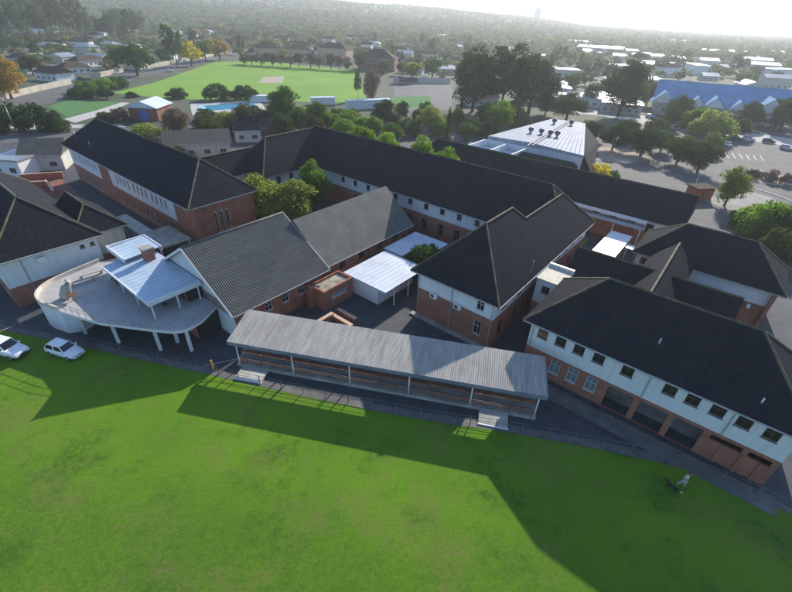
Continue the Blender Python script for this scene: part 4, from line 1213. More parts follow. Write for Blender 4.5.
    for x in wx:
        for y in (-W + .09, W - .09):
            w_ = link('wheel', ty, t, (x, y, wr)); link('rim', rm, w_)
    xf = st[-1][0]; xb = st[0][0]; zl = st[-1][2]
    for s in (-1, 1):
        MB().box(xf - .28, xf - .02, s * W * .66 - .13, s * W * .66 + .13, zl - .06, zl + .09).build('headlight', 'lamp_clear', t)
        MB().box(xb - .015, xb + .1, s * W * .72 - .09, s * W * .72 + .09, .62, .92).build('tail_light', 'lamp_red', t)
        MB().box(x3 - .32, x3 - .16, s * (wb + .08) - .09, s * (wb + .08) + .09, zb + .04, zb + .18).build('mirror', paint, t)
    MB().box(xf - .10, xf + .015, -.36, .36, zl - .14, zl - .02).build('grille', 'trim_black', t)
    MB().box(xf - .16, xf + .05, -W * .78, W * .78, st[-1][1] - .04, st[-1][1] + .12).build('bumper', paint if kind != 'bakkie' else 'trim_black', t)
    return t
x_, y_ = at(67, 354)
hatch = car_proto('parked_car', 'small white hatchback parked on the lawn beside the pickup', 'hatch', 'car_white', (x_, y_, .03), R(-16))
x_, y_ = at(8, 353)
bakkie = car_proto('parked_pickup', 'white canopied pickup parked at the left edge of the lawn', 'bakkie', 'car_white', (x_, y_, .03), R(-14))

# ------------------------------------------------------------------ person and dog on the lawn
mat('skin', (0.35, 0.20, 0.14), 0.6)
mat('cloth_white', (0.78, 0.78, 0.80), 0.85, 0.12, 9)
mat('cloth_pale', (0.50, 0.50, 0.52), 0.85, 0.2, 9)
mat('hair', (0.05, 0.035, 0.025), 0.8)
mat('shoe', (0.5, 0.5, 0.5), 0.7)
def skin_mesh(name, verts, edges, radii, m, parent, root_i=0, sub=2):
    me = bpy.data.meshes.new(name)
    me.from_pydata(verts, edges, [])
    o = bpy.data.objects.new(name, me)
    COL.objects.link(o)
    o.parent = parent
    me.materials.append(MATS[m])
    md = o.modifiers.new('skin', 'SKIN')
    md.use_smooth_shade = True
    sv = me.skin_vertices[0].data if me.skin_vertices else None
    if sv is None:
        bpy.context.view_layer.objects.active = o
        sv = me.skin_vertices[0].data
    for k, r_ in enumerate(radii):
        sv[k].radius = (r_, r_) if not isinstance(r_, tuple) else r_
        sv[k].use_root = (k == root_i)
    sb = o.modifiers.new('sub', 'SUBSURF'); sb.levels = sub; sb.render_levels = sub
    return o
x_, y_ = at(681, 485.5)
pr = thing('person', 'person in white top and pale trousers walking on shaded lawn', 'person', (x_, y_, .03), R(-50))
# pelvis, spine, neck, head / legs mid-stride / arms swinging; x forward
V = [(0, 0, .95), (0.01, 0, 1.15), (.02, 0, 1.36), (.03, 0, 1.50), (.05, 0, 1.60), (.06, 0, 1.72),
     (0, .10, .90), (.16, .11, .50), (.10, .11, .10), (.26, .12, .05),
     (0, -.10, .90), (-.06, -.11, .50), (-.30, -.11, .14), (-.18, -.12, .05),
     (.02, .19, 1.40), (-.06, .25, 1.12), (.06, .25, .90), (.10, .245, .82),
     (.02, -.19, 1.40), (.06, -.25, 1.13), (.26, -.24, .98), (.33, -.235, .93)]
E_ = [(0, 1), (1, 2), (2, 3), (3, 4), (4, 5), (0, 6), (6, 7), (7, 8), (8, 9), (0, 10), (10, 11), (11, 12), (12, 13), (2, 14), (14, 15), (15, 16), (16, 17), (2, 18), (18, 19), (19, 20), (20, 21)]
rad = [.13, .12, .15, .058, .095, .075, .085, .058, .042, .038, .085, .058, .042, .038, .062, .045, .034, .030, .062, .045, .034, .030]
skin_mesh('body', V, E_, rad, 'skin', pr)
k_ = [0, 1, 2, 14, 15, 18, 19, 3]
sv_ = [V[i] for i in (0, 1, 2, 14, 15, 18, 19)]
sv_[4] = (-.03, .225, 1.25); sv_[6] = (.045, -.225, 1.25)
skin_mesh('shirt', sv_ + [(.025, 0, 1.44)], [(0, 1), (1, 2), (2, 3), (3, 4), (2, 5), (5, 6), (2, 7)], [.165, .15, .18, .088, .074, .088, .074, .09], 'cloth_white', pr)
lv = [V[i] for i in (0, 6, 7, 8, 10, 11, 12)]
lv[0] = (0, 0, .93)
skin_mesh('trousers', lv, [(0, 1), (1, 2), (2, 3), (0, 4), (4, 5), (5, 6)], [.158, .112, .082, .070, .112, .082, .070], 'cloth_pale', pr)
skin_mesh('hair', [(.02, 0, 1.66), (.03, 0, 1.755), (-.03, 0, 1.68)], [(0, 1), (0, 2)], [.10, .075, .07], 'hair', pr)
skin_mesh('face', [(.13, 0, 1.655), (.162, 0, 1.635)], [(0, 1)], [.016, .013], 'skin', pr)        # nose
for s in (-1, 1):
    skin_mesh('ear', [(.045, s * .093, 1.66), (.04, s * .100, 1.63)], [(0, 1)], [.02, .015], 'skin', pr)
    MB().tube([(.128, s * .035, 1.668), (.142, s * .035, 1.668)], .012, 8).build('eye', 'trim_black', pr)
    ft = V[9] if s > 0 else V[13]
    skin_mesh('shoe', [(ft[0] - .16, ft[1], .055), (ft[0] + .03, ft[1], .045)], [(0, 1)], [.052, .046], 'shoe', pr)
    hand = V[17] if s > 0 else V[21]
    for q in range(4):
        skin_mesh('finger', [hand, (hand[0] + .03, hand[1] + (q - 1.5) * .018, hand[2] - .05), (hand[0] + .05, hand[1] + (q - 1.5) * .018, hand[2] - (.085, .10, .095, .075)[q])], [(0, 1), (1, 2)], [.014, .010, .008], 'skin', pr, sub=1)
    skin_mesh('thumb', [hand, (hand[0] + .05, hand[1] - s * .015, hand[2] - .02), (hand[0] + .075, hand[1] - s * .015, hand[2] - .045)], [(0, 1), (1, 2)], [.014, .011, .009], 'skin', pr, sub=1)

mat('fur_black', (0.018, 0.018, 0.02), 0.8, 0.3, 6)
mat('fur_white', (0.6, 0.6, 0.58), 0.85)
x0, y0 = at(665.5, 486); x1, y1 = at(674.5, 493)
dg = thing('dog', 'dark dog with white tail tip trotting on the lawn beside the person', 'dog', ((x0 + x1) / 2, (y0 + y1) / 2, .03), math.atan2(y0 - y1, x0 - x1))
DV = [(0, 0, .50), (.26, 0, .50), (.36, 0, .60), (.50, 0, .70), (.62, 0, .66), (.70, 0, .64), (-.28, 0, .53), (-.42, 0, .56), (-.60, 0, .50), (-.74, 0, .54),
      (.26, .09, .36), (.24, .09, .18), (.27, .09, .03), (.26, -.09, .36), (.33, -.09, .19), (.29, -.09, .04),
      (-.28, .09, .40), (-.20, .09, .27), (-.34, .09, .16), (-.28, .09, .03), (-.28, -.09, .40), (-.24, -.09, .26), (-.42, -.09, .17), (-.40, -.09, .03)]
DE = [(0, 1), (1, 2), (2, 3), (3, 4), (4, 5), (0, 6), (6, 7), (7, 8), (8, 9), (1, 10), (10, 11), (11, 12), (1, 13), (13, 14), (14, 15), (6, 16), (16, 17), (17, 18), (18, 19), (6, 20), (20, 21), (21, 22), (22, 23)]
DR = [.14, .155, .10, .095, .06, .045, .125, .06, .045, .03, .06, .04, .035, .06, .04, .035, .08, .055, .035, .035, .08, .055, .035, .035]
skin_mesh('body', DV, DE, DR, 'fur_black', dg)
skin_mesh('tail_tip', [(-.60, 0, .502), (-.76, 0, .545), (-.84, 0, .56)], [(0, 1), (1, 2)], [.05, .04, .02], 'fur_white', dg)
for s in (-1, 1):
    skin_mesh('ear', [(.46, s * .07, .78), (.44, s * .10, .70)], [(0, 1)], [.03, .02], 'fur_black', dg)
# ------------------------------------------------------------------ trees
def proj(X, Y, Z):
    Z0 = Z - CAM_H; dep = Y * cp - Z0 * sp; up = Y * sp + Z0 * cp
    x, y = X / dep, -up / dep
    return (CX + FPX * (cr * x - sr * y), CY + FPX * (sr * x + cr * y))
def crown_mesh(name, seed, kind, nlobe, nleaf, leaf, m):
    """crown of height about 1 over z = 0.25..1 and radius about 0.5, as leaf-sized faces on uneven lobes"""
    rg = np.random.default_rng(seed)
    C, Rr = [], []
    for k in range(nlobe):
        if kind == 'cypress':
            z = rg.uniform(0.06, 0.97); r = 0.13 * (1 - z) ** 0.6 + 0.015; t = rg.uniform(0, 6.28)
            C.append((r * .55 * math.cos(t), r * .55 * math.sin(t), z)); Rr.append(r * .8 + .02)
        elif kind == 'shrub':
            t = rg.uniform(0, 6.28); d = 0.42 * math.sqrt(rg.uniform(0, 1)); z = rg.uniform(0.02, 0.80) * (1 - (d / .60) ** 2) + .02
            C.append((d * math.cos(t), d * math.sin(t), z * .55)); Rr.append(rg.uniform(.10, .19))
        elif kind == 'gum':
            t = rg.uniform(0, 6.28); z = rg.uniform(0.38, 0.95); d = 0.40 * math.sqrt(rg.uniform(.05, 1)) * (1.15 - abs(z - .62))
            C.append((d * math.cos(t), d * math.sin(t), z)); Rr.append(rg.uniform(.07, .15))
        elif kind == 'umbrella':
            t = rg.uniform(0, 6.28); d = 0.45 * math.sqrt(rg.uniform(0, 1)); z = .80 + .12 * (1 - d / .45) + rg.uniform(-.05, .05)
            C.append((d * math.cos(t), d * math.sin(t), z)); Rr.append(rg.uniform(.08, .15))
        else:
            t = rg.uniform(0, 6.28); u = rg.uniform(-.95, 1); d = math.sqrt(1 - u * u * .85) * rg.uniform(.3, 1) * .37
            C.append((d * math.cos(t), d * math.sin(t), .50 + .36 * u * rg.uniform(.6, 1))); Rr.append(rg.uniform(.09, .18))
    C, Rr = np.array(C), np.array(Rr)
    w = Rr ** 2; li = rg.choice(nlobe, nleaf, p=w / w.sum())
    d = rg.normal(size=(nleaf, 3)); d /= np.linalg.norm(d, axis=1)[:, None]
    d[:, 2] = np.where(d[:, 2] < -.6, -d[:, 2], d[:, 2])
    rad = Rr[li] * rg.uniform(.55, 1.08, nleaf)
    P = C[li] + d * rad[:, None] * np.array([1, 1, .85])
    P[:, 2] = np.maximum(P[:, 2] if kind != 'shrub' else P[:, 2], .015 + .03 * rg.random(nleaf))
    n = d * .7 + rg.normal(size=(nleaf, 3)) * .55; n /= np.linalg.norm(n, axis=1)[:, None]
    h = np.cross(n, rg.normal(size=(nleaf, 3))); h /= np.linalg.norm(h, axis=1)[:, None] + 1e-9
    v = np.cross(n, h)
    s = leaf * rg.uniform(.55, 1.35, nleaf)[:, None]
    V = np.stack([P + h * s, P + v * s * .62, P - h * s, P - v * s * .62], 1).reshape(-1, 3)
    me = bpy.data.meshes.new(name)
    me.vertices.add(len(V)); me.vertices.foreach_set('co', V.ravel())
    me.loops.add(nleaf * 4); me.loops.foreach_set('vertex_index', np.arange(nleaf * 4, dtype=np.int32))
    me.polygons.add(nleaf); me.polygons.foreach_set('loop_start', np.arange(0, nleaf * 4, 4, dtype=np.int32))
    me.polygons.foreach_set('loop_total', np.full(nleaf, 4, dtype=np.int32))
    me.materials.append(MATS[m])
    me.update(); me.validate()
    return me
def trunk_mesh(name, seed, kind):
    rg = random.Random(seed)
    mb = MB()
    top = {'cypress': .5, 'shrub': .35, 'gum': .7, 'umbrella': .8}.get(kind, .6)
    r = {'cypress': .012, 'shrub': .02, 'gum': .022}.get(kind, .026)
    pts = [(0, 0, -.02), (0, 0, 0), (.012 * rg.uniform(-1, 1), .012 * rg.uniform(-1, 1), top * .5), (.02 * rg.uniform(-1, 1), .02 * rg.uniform(-1, 1), top)]
    mb.tube(pts, [r * 1.35, r * 1.2, r * .85, r * .4], 7)
    if kind != 'cypress':
        for k in range(5):
            t = 6.28 * k / 5 + rg.uniform(-.4, .4); z0 = top * rg.uniform(.42, .8)
            e = rg.uniform(.16, .3)
            mb.tube([(0, 0, z0), (e * .5 * math.cos(t), e * .5 * math.sin(t), z0 + .10), (e * math.cos(t), e * math.sin(t), z0 + rg.uniform(.16, .26))], [r * .5, r * .35, r * .12], 5)
    return mb.mesh(name, 'bark')
NEAR = {k: [(crown_mesh('crown', 10 + i * 7 + ord(k[0]), k, nl, lf, sz, 'leaf_green'), trunk_mesh('trunk', i + 3, k)) for i in range(cnt)]
        for k, nl, lf, sz, cnt in (('round', 46, 7000, .022, 3), ('shrub', 26, 3500, .03, 2), ('gum', 50, 6000, .022, 2), ('cypress', 60, 3000, .018, 1))}
FAR = {k: [(crown_mesh('crown', 50 + i * 7 + ord(k[0]), k, nl, lf, sz, 'leaf_far'), trunk_mesh('trunk', i + 9, k)) for i in range(cnt)]
       for k, nl, lf, sz, cnt in (('round', 26, 1100, .046, 4), ('gum', 34, 900, .042, 3), ('shrub', 14, 450, .06, 2), ('umbrella', 26, 700, .045, 1), ('cypress', 26, 350, .035, 1))}
rngt = random.Random(5)
def tree_at(X, Y, h, w, kind, m, label, group=None, near=True, name=None, z=None):
    lib = (NEAR if near else FAR)
    cm, tm = rngt.choice(lib[kind])
    nm = name or ({'shrub': 'bush', 'cypress': 'cypress_tree', 'gum': 'tall_tree', 'umbrella': 'pine_tree'}.get(kind, 'tree'))
    t = thing(nm, label, 'bush' if kind == 'shrub' else 'tree', (X, Y, ground_z(X, Y) if z is None else z), rngt.uniform(0, 6.28), group)
    t.scale = (w, w, h / .6 if kind == 'shrub' else h)
    c = link('crown', cm, t); set_mat(c, m)
    link('trunk', tm, t)
    return t
def tree_px(bx, by, ty, wpx, kind, m, label, group=None, near=True, name=None):
    """base pixel, pixel row of the top, crown width in pixels"""
    X, Y = at(bx, by)
    h = 1.0
    while proj(X, Y, h)[1] > ty and h < 60: h += .1
    dep = Y * cp + (CAM_H - h / 2) * sp
    return tree_at(X, Y, h, wpx * dep / FPX, kind, m, label, group, near, name)

# trees inside the school grounds
for a, b, h, w, k, m, lab in (
    (-61.6, 39.8, 9.2, 11.0, 'round', 'leaf_yellow', 'yellow-green courtyard tree between the hall and left brick block'),
    (-65.6, 41.0, 8.4, 9.0, 'round', 'leaf_yellow', 'yellow-green courtyard tree against the wall of the left link'),
    (-57.6, 43.2, 9.0, 10.5, 'round', 'leaf_yellow', 'olive-green courtyard tree just behind the corrugated hall roof'),
    (-59.4, 49.4, 10.4, 7.5, 'round', 'leaf_lime', 'bright green taller courtyard tree near the left pavilion'),
    (-30.7, 45.8, 5.4, 5.8, 'shrub', 'leaf_green', 'round clipped bush between the two white annexes'),
    (-69.5, 73.5, 12.0, 9.5, 'round', 'leaf_lime', 'bright green tree just behind the main building ridge'),
    (-62.5, 74.0, 11.5, 8.0, 'round', 'leaf_lime', 'lime tree right of the brightest tree behind the main ridge'),
    (-52.5, 73.2, 12.2, 9.0, 'round', 'leaf_lime', 'lime tree in front of left end of the back classroom row'),
    (-46.0, 72.8, 11.4, 8.0, 'round', 'leaf_lime', 'lime tree standing between main building and back classroom row')):
    tree_at(*xy(a, b), h, w, k, m, lab, near=True, z=0.0)
PX = [
 # base x, y, top y, width px, kind, material, label
 (285, 128, 84, 44, 'round', 'leaf_green', 'largest dark green tree behind the school roofs, in front of sports field'),
 (250, 130, 103, 42, 'round', 'leaf_olive', 'olive-green tree left of the largest tree behind the school'),
 (225, 131, 108, 36, 'shrub', 'leaf_yellow', 'yellowish bush in front of the swimming pool'),
 (318, 130, 100, 34, 'round', 'leaf_green', 'green tree right of the largest tree behind the school'),
 (345, 128, 108, 32, 'shrub', 'leaf_lime', 'lime bush in front of the white screen wall'),
 (384, 128, 98, 34, 'round', 'leaf_dark', 'dark tree with dense crown right of the white screen wall'),
 (395, 132, 112, 18, 'round', 'leaf_olive', 'small palm-like tree beside the dark dense tree'),
 (430, 132, 105, 30, 'round', 'leaf_yellow', 'yellow-green tree beside the court, left of the cypress'),
 (447, 142, 106, 22, 'cypress', 'leaf_dark', 'broad dark cypress beside the court'),
 (460, 118, 84, 14, 'cypress', 'leaf_dark', 'slim cypress in front of the tall tree group'),
 (497, 132, 98, 40, 'round', 'leaf_lime', 'bright green tree left of the white-roofed hall'),
 (520, 126, 108, 26, 'shrub', 'leaf_green', 'green bush at the left corner of the white roof'),
 (470, 132, 116, 24, 'shrub', 'leaf_yellow', 'yellow-green bush between cypress and white-roofed hall'),
 (472, 112, 44, 60, 'round', 'leaf_olive', 'leftmost of the tall dark tree group behind the courts'),
 (500, 116, 48, 60, 'gum', 'leaf_dark', 'middle one of the tall dark tree group behind the courts'),
 (528, 114, 52, 62, 'round', 'leaf_dark', 'rightmost of the tall dark tree group behind the courts'),
 (566, 120, 92, 44, 'round', 'leaf_olive', 'olive tree behind the far end of the white roof'),
 (618, 116, 58, 58, 'round', 'leaf_dark', 'big lone dark tree beside the street, left of blue roofs'),
 (612, 150, 122, 36, 'round', 'leaf_dark', 'dark tree at the right end of the white-roofed hall'),
 (640, 156, 126, 50, 'round', 'leaf_dark', 'spreading dark tree in front of the street, right of centre'),
 (676, 164, 134, 36, 'round', 'leaf_green', 'green tree at the left edge of the car park'),
 (697, 172, 140, 42, 'round', 'leaf_olive', 'olive tree between car park and driveway'),
 (724, 206, 166, 38, 'round', 'leaf_yellow', 'round yellow-green tree standing alone beside the driveway'),
 (753, 236, 196, 48, 'shrub', 'leaf_lime', 'left one of the large bushes at right edge above rear roof'),
 (782, 244, 196, 60, 'shrub', 'leaf_green', 'right one of the large bushes at the right edge'),
 (770, 262, 226, 40, 'shrub', 'leaf_olive', 'olive bush just behind the rear classroom block'),
 (594, 184, 162, 32, 'shrub', 'leaf_gold', 'bright golden-yellow bush behind the back classroom row'),
 (610, 184, 168, 16, 'shrub', 'leaf_green', 'small green bush right of the golden bush'),
 (655, 132, 116, 26, 'shrub', 'leaf_olive', 'roadside bush left of blue-roofed building'),
 (710, 138, 106, 44, 'shrub', 'leaf_yellow', 'yellow-green bush in front of the blue roof'),
 (676, 122, 94, 34, 'round', 'leaf_olive', 'tree standing against the left end of the blue roof'),
 (778, 132, 96, 34, 'round', 'leaf_olive', 'olive tree at the right end of the blue-roofed building'),
 (735, 138, 118, 30, 'round', 'leaf_olive', 'small roadside tree in front of blue-roofed building'),
 # left side
 (12, 99, 52, 44, 'round', 'leaf_autumn', 'large orange-yellow autumn tree at the left edge'),
 (10, 131, 100, 40, 'shrub', 'leaf_dark', 'dark hedge bush at the left edge beside the street'),
 (38, 131, 101, 38, 'shrub', 'leaf_dark', 'dark hedge bush beside the bowling green'),
 (138, 76, 38, 46, 'round', 'leaf_green', 'broad green tree beside the road at left'),
 (178, 68, 24, 22, 'gum', 'leaf_dark', 'tall dark tree beside the road with bare trunk'),
 (192, 66, 38, 26, 'round', 'leaf_gold', 'golden autumn tree by the road, nearest the tall dark tree'),
 (206, 62, 36, 26, 'round', 'leaf_yellow', 'yellow autumn tree, second along the road'),
 (220, 60, 35, 24, 'round', 'leaf_autumn', 'orange autumn tree, farthest along the road'),
 (88, 92, 79, 24, 'shrub', 'leaf_lime', 'light green bush at the near edge of the road'),
 (104, 90, 76, 24, 'shrub', 'leaf_lime', 'light green bush, second along the field edge'),
 (120, 88, 75, 22, 'shrub', 'leaf_green', 'green bush, third along the field edge'),
 (76, 98, 86, 22, 'shrub', 'leaf_dark', 'dark round bush above the bowling green'),
 (93, 98, 88, 18, 'shrub', 'leaf_dark', 'dark round bush, second above the bowling green'),
 (107, 99, 88, 18, 'round', 'leaf_dark', 'dark round small tree, third above the bowling green'),
 (133, 97, 91, 14, 'shrub', 'leaf_dark', 'small dark bush left of the brick pavilion'),
 (177, 98, 87, 22, 'shrub', 'leaf_dark', 'dark bush right of the brick pavilion'),
 (218, 100, 82, 28, 'shrub', 'leaf_dark', 'dark bush, left of the pair at sports field edge'),
 (246, 100, 83, 28, 'shrub', 'leaf_dark', 'dark bush, right of the pair at sports field edge'),
 (180, 138, 106, 32, 'round', 'leaf_bare', 'leafless brownish tree beside the brick pavilion'),
 (150, 138, 122, 36, 'shrub', 'leaf_yellow', 'yellow-green bush behind the left brick block roof'),
 (372, 104, 68, 20, 'round', 'leaf_bare', 'leafless tree at the right end of the sports field'),
 (358, 100, 70, 8, 'gum', 'leaf_green', 'slim green tree at the right corner of the sports field'),
 (183, 158, 142, 26, 'shrub', 'leaf_lime', 'lime bush behind the left brick block, near right end'),
 (412, 82, 58, 26, 'round', 'leaf_yellow', 'yellowish tree behind the courts'),
 (432, 80, 54, 30, 'round', 'leaf_green', 'green tree behind the courts, left of the tall group'),
]
EXTRA = [(284, 140, 112, 34, 'round', 'leaf_green'), (316, 140, 114, 30, 'round', 'leaf_olive'), (345, 140, 118, 30, 'round', 'leaf_lime'), (392, 142, 122, 26, 'round', 'leaf_green'), (466, 140, 122, 24, 'round', 'leaf_green'), (488, 138, 120, 26, 'shrub', 'leaf_olive'), (425, 120, 100, 20, 'round', 'leaf_green'), (212, 138, 118, 28, 'round', 'leaf_olive'), (205, 128, 112, 26, 'shrub', 'leaf_olive'), (268, 134, 108, 32, 'round', 'leaf_green'), (302, 134, 106, 32, 'round', 'leaf_green'), (330, 133, 110, 26, 'round', 'leaf_lime'), (362, 132, 114, 26, 'shrub', 'leaf_lime'), (375, 136, 116, 26, 'round', 'leaf_lime'), (408, 136, 116, 24, 'shrub', 'leaf_green'), (418, 128, 108, 20, 'round', 'leaf_olive'), (440, 136, 120, 20, 'shrub', 'leaf_lime'), (457, 128, 106, 18, 'round', 'leaf_green'), (482, 126, 102, 24, 'round', 'leaf_olive'), (512, 120, 98, 28, 'round', 'leaf_green'), (545, 115, 94, 28, 'round', 'leaf_olive'), (300, 119, 104, 22, 'shrub', 'leaf_yellow'), (338, 121, 106, 22, 'shrub', 'leaf_green'), (120, 122, 106, 24, 'shrub', 'leaf_bare'), (104, 122, 110, 20, 'shrub', 'leaf_olive'), (206, 120, 106, 22, 'shrub', 'leaf_green'), (660, 152, 130, 28, 'round', 'leaf_green'), (590, 140, 120, 30, 'round', 'leaf_dark'), (626, 142, 118, 30, 'round', 'leaf_dark'), (708, 154, 132, 24, 'round', 'leaf_yellow'), (745, 128, 100, 26, 'round', 'leaf_olive'), (764, 124, 96, 28, 'round', 'leaf_olive'), (692, 130, 104, 30, 'shrub', 'leaf_lime'), (646, 106, 80, 26, 'round', 'leaf_olive'), (590, 106, 82, 26, 'round', 'leaf_olive'), (668, 128, 106, 26, 'round', 'leaf_dark'), (790, 126, 92, 40, 'round', 'leaf_olive'), (756, 222, 204, 30, 'shrub', 'leaf_yellow'), (738, 226, 204, 24, 'shrub', 'leaf_green'), (790, 258, 222, 40, 'shrub', 'leaf_olive'), (750, 178, 168, 14, 'shrub', 'leaf_bare'), (768, 181, 168, 16, 'shrub', 'leaf_bare'), (785, 185, 172, 14, 'shrub', 'leaf_bare'), (402, 120, 100, 20, 'round', 'leaf_green'), (352, 122, 108, 20, 'round', 'leaf_green'), (240, 136, 118, 26, 'shrub', 'leaf_dark'), (60, 131, 108, 26, 'shrub', 'leaf_dark')]
CN = {'leaf_green': 'green', 'leaf_olive': 'olive', 'leaf_lime': 'lime-green', 'leaf_yellow': 'yellow-green', 'leaf_dark': 'dark green', 'leaf_bare': 'leafless brown'}
for row in EXTRA:
    k_ = 'bush' if row[4] == 'shrub' else 'tree'
    side = 'right of the white-roofed hall' if row[0] > 570 else 'behind the school roofs'
    tree_px(*row, CN[row[5]] + ' garden ' + k_ + ' ' + side, 'garden trees and bushes ' + side)
for row in PX:
    far = row[1] < 84
    tree_px(*row[:6], row[6], near=not far)

# brown leafless street trees along the far side of the field
for k in range(13):
    tree_px(243 + 9.6 * k + rngt.uniform(-2, 2), 64.5 + k * .55, 51 + rngt.uniform(-4, 4), 14 + rngt.uniform(-3, 4), 'round', 'leaf_bare' if k % 3 else 'leaf_olive', 'leafless brown tree along the far side of the sports field' if k % 3 else 'olive tree along the far side of the sports field', 'trees along the far side of the sports field', near=False)

# ------------------------------------------------------------------ town
def house(X, Y, L, W, h, rise, rz, wall, roof, label, group=None, gable=False, storeys=1, name='house', z=None, cat='house'):
    t = thing(name, label, cat, (X, Y, ground_z(X, Y) if z is None else z), rz, group)
    a0, a1, b0, b1 = -L / 2, L / 2, -W / 2, W / 2
    MB().box(a0, a1, b0, b1, -.5, h - .02).build('wall', wall, t)
    if rise > 0.05:
        add_roof(t, (0, 0), a0 - .5, a1 + .5, b0 - .5, b1 + .5, h, h + rise, hip0=0.02 if gable else None, hip1=0.02 if gable else None, mat_=roof, caps=False)
        if gable:
            q = MB()
            q.face([(a1, b0, h), (a1, b1, h), (a1, 0, h + rise * .93)]); q.face([(a0, b1, h), (a0, b0, h), (a0, 0, h + rise * .93)])
            q.build('gable_wall', wall, t)
    else:
        MB().box(a0 - .2, a1 + .2, b0 - .2, b1 + .2, h, h + .35).build('roof', roof, t)
    for s in range(storeys):
        zc = 1.5 + 3 * s
        n = max(2, int(L / 3.2))
        for k in range(n):
            x = a0 + L * (k + .5) / n
            wdw = FARWIN if (k or s) else FARWIN
            o = link('window', wdw[0], t, (x, b0, zc)); link('pane', wdw[1], o)
    return t
fw = MB()
for q in ((-.75, -.66, -.6, .6), (.66, .75, -.6, .6), (-.66, .66, -.6, -.52), (-.66, .66, .52, .6), (-.03, .03, -.52, .52)):
    fw.box(q[0], q[1], -.05, .02, q[2], q[3])
FARWIN = (fw.mesh('window', 'window_frame'), MB().box(-.66, .66, -.02, .015, -.52, .52).mesh('pane', 'glass'))

# school outbuildings and neighbours that can be told apart
def house_px(p0, p1, W, h, rise, wall, roof, label, gable=False, storeys=1, name='house', cat='house'):
    """front wall foot from pixel p0 to p1 (left to right)"""
    (x0, y0), (x1, y1) = at(*p0), at(*p1)
    rz = math.atan2(y1 - y0, x1 - x0); L = math.hypot(x1 - x0, y1 - y0)
    cx_, cy_ = (x0 + x1) / 2 - math.sin(rz) * W / 2, (y0 + y1) / 2 + math.cos(rz) * W / 2
    return house(cx_, cy_, L, W, h, rise, rz, wall, roof, label, gable=gable, storeys=storeys, name=name, z=0.0, cat=cat)
house_px((26, 172), (66, 170), 9, 3.6, 2.6, 'plaster_pale', 'roof_tile_rib', 'low row with ribbed brown roof behind the left yard', True, name='outbuilding', cat='building')
house_px((168, 160), (232, 156), 9, 3.6, 2.4, 'plaster_pale', 'roof_tile_rib', 'low row with ribbed brown roof behind the left brick block', True, name='outbuilding', cat='building')
house_px((236, 143), (262, 142), 9, 3.4, 3.2, 'plaster_pale', 'roof_tile', 'small dark hipped roof behind the left pavilion', name='outbuilding', cat='building')
house_px((256, 140), (286, 138), 10, 3.4, 3.4, 'brick_far', 'roof_tile', 'dark pyramid roof peeping behind the left pavilion ridge', name='outbuilding', cat='building')
X, Y = at(153, 117.5)
pv_ = house(X, Y, 10.5, 9.5, 4.0, 2.0, R(90), 'brick_far', 'metal_white', 'small brick pavilion with pale metal roof and blue door', gable=True, storeys=0, name='pavilion', z=0.0, cat='building')
q = MB()                                              # arched blue door in the gable end towards the school
arc = [(1.3 * math.cos(math.pi * k / 10), 2.3 + 1.1 * math.sin(math.pi * k / 10)) for k in range(11)]
q.face([(-5.30, -y_, z_) for y_, z_ in [(1.3, 0), *arc, (-1.3, 0)]])
q.build('door', 'blue_door', pv_)
# flat white roofs at left edge yard
house_px((-6, 176), (24, 178), 8, 3.4, 0, 'plaster', 'galvanised', 'white flat-roofed outbuilding at the left edge behind corner building', name='outbuilding', cat='building')
# pool
pw = [at(198, 106), at(254, 103), at(256, 107.5), at(200, 111.5)]
sheet('pool_deck', [at(190, 104), at(260, 100), at(266, 110), at(192, 115)][::-1] if False else [at(192, 115), at(266, 110), at(260, 100), at(190, 104)], 0.02, 'concrete_pale')
structure(MB().prism([pw[3], pw[2], pw[1], pw[0]], 0.0, 0.06).build('swimming_pool', 'pool_water'))
# screen walls in front of the field
for (p0, p1, h, lab) in (((250, 102), (276, 102), 2.0, 'low white screen wall left of the largest tree'), ((312, 105), (335, 104.5), 2.4, 'low white screen wall in front of the sports field'), ((348, 110), (391, 108), 3.0, 'longest white screen building at the near field corner')):
    house_px(p0, p1, 3, h, 0, 'plaster', 'metal_white', lab, name='screen_building', cat='building', storeys=0)
# courts wall with dark panel
(x0, y0), (x1, y1) = at(393, 83), at(450, 84)
t = thing('practice_wall', 'pale tennis practice wall with dark panel behind the courts', 'wall', (x0, y0, 0), math.atan2(y1 - y0, x1 - x0))
Lw = math.hypot(x1 - x0, y1 - y0)
MB().box(0, Lw, -.1, .1, 0, 3).build('wall', 'plaster_pale', t)
MB().box(Lw * .1, Lw * .42, -.15, -.105, .4, 3.1).build('panel', 'metal_dark', t)

# roadside boundary wall in panels
def panel_wall(pts, label, h=2.0):
    P = [at(*p) for p in pts]
    t = thing('boundary_wall', label, 'wall', (*P[0], 0))
    for k in range(len(P) - 1):
        (x0, y0), (x1, y1) = P[k], P[k + 1]
        L_ = math.hypot(x1 - x0, y1 - y0); n = max(1, int(L_ / 6)); rz = math.atan2(y1 - y0, x1 - x0); w = L_ / n
        pmesh = MB().box(.18, w - .18, -.1, .1, -.1, h).mesh('panel', 'wall_precast'); qm = MB().box(-.17, .17, -.17, .17, -.1, h + .15).mesh('post', 'plaster_cream')
        for j in range(n):
            l = (x0 + (x1 - x0) * j / n - P[0][0], y0 + (y1 - y0) * j / n - P[0][1], 0)
            link('panel', pmesh, t, l, rz); link('post', qm, t, l, rz)
panel_wall([(-20, 106), (0, 101), (40, 91), (72, 84)], 'pale panelled wall along the road at left, nearest stretch', 2.3)
panel_wall([(92, 79), (124, 72)], 'pale panelled wall along the road, middle stretch', 2.3)
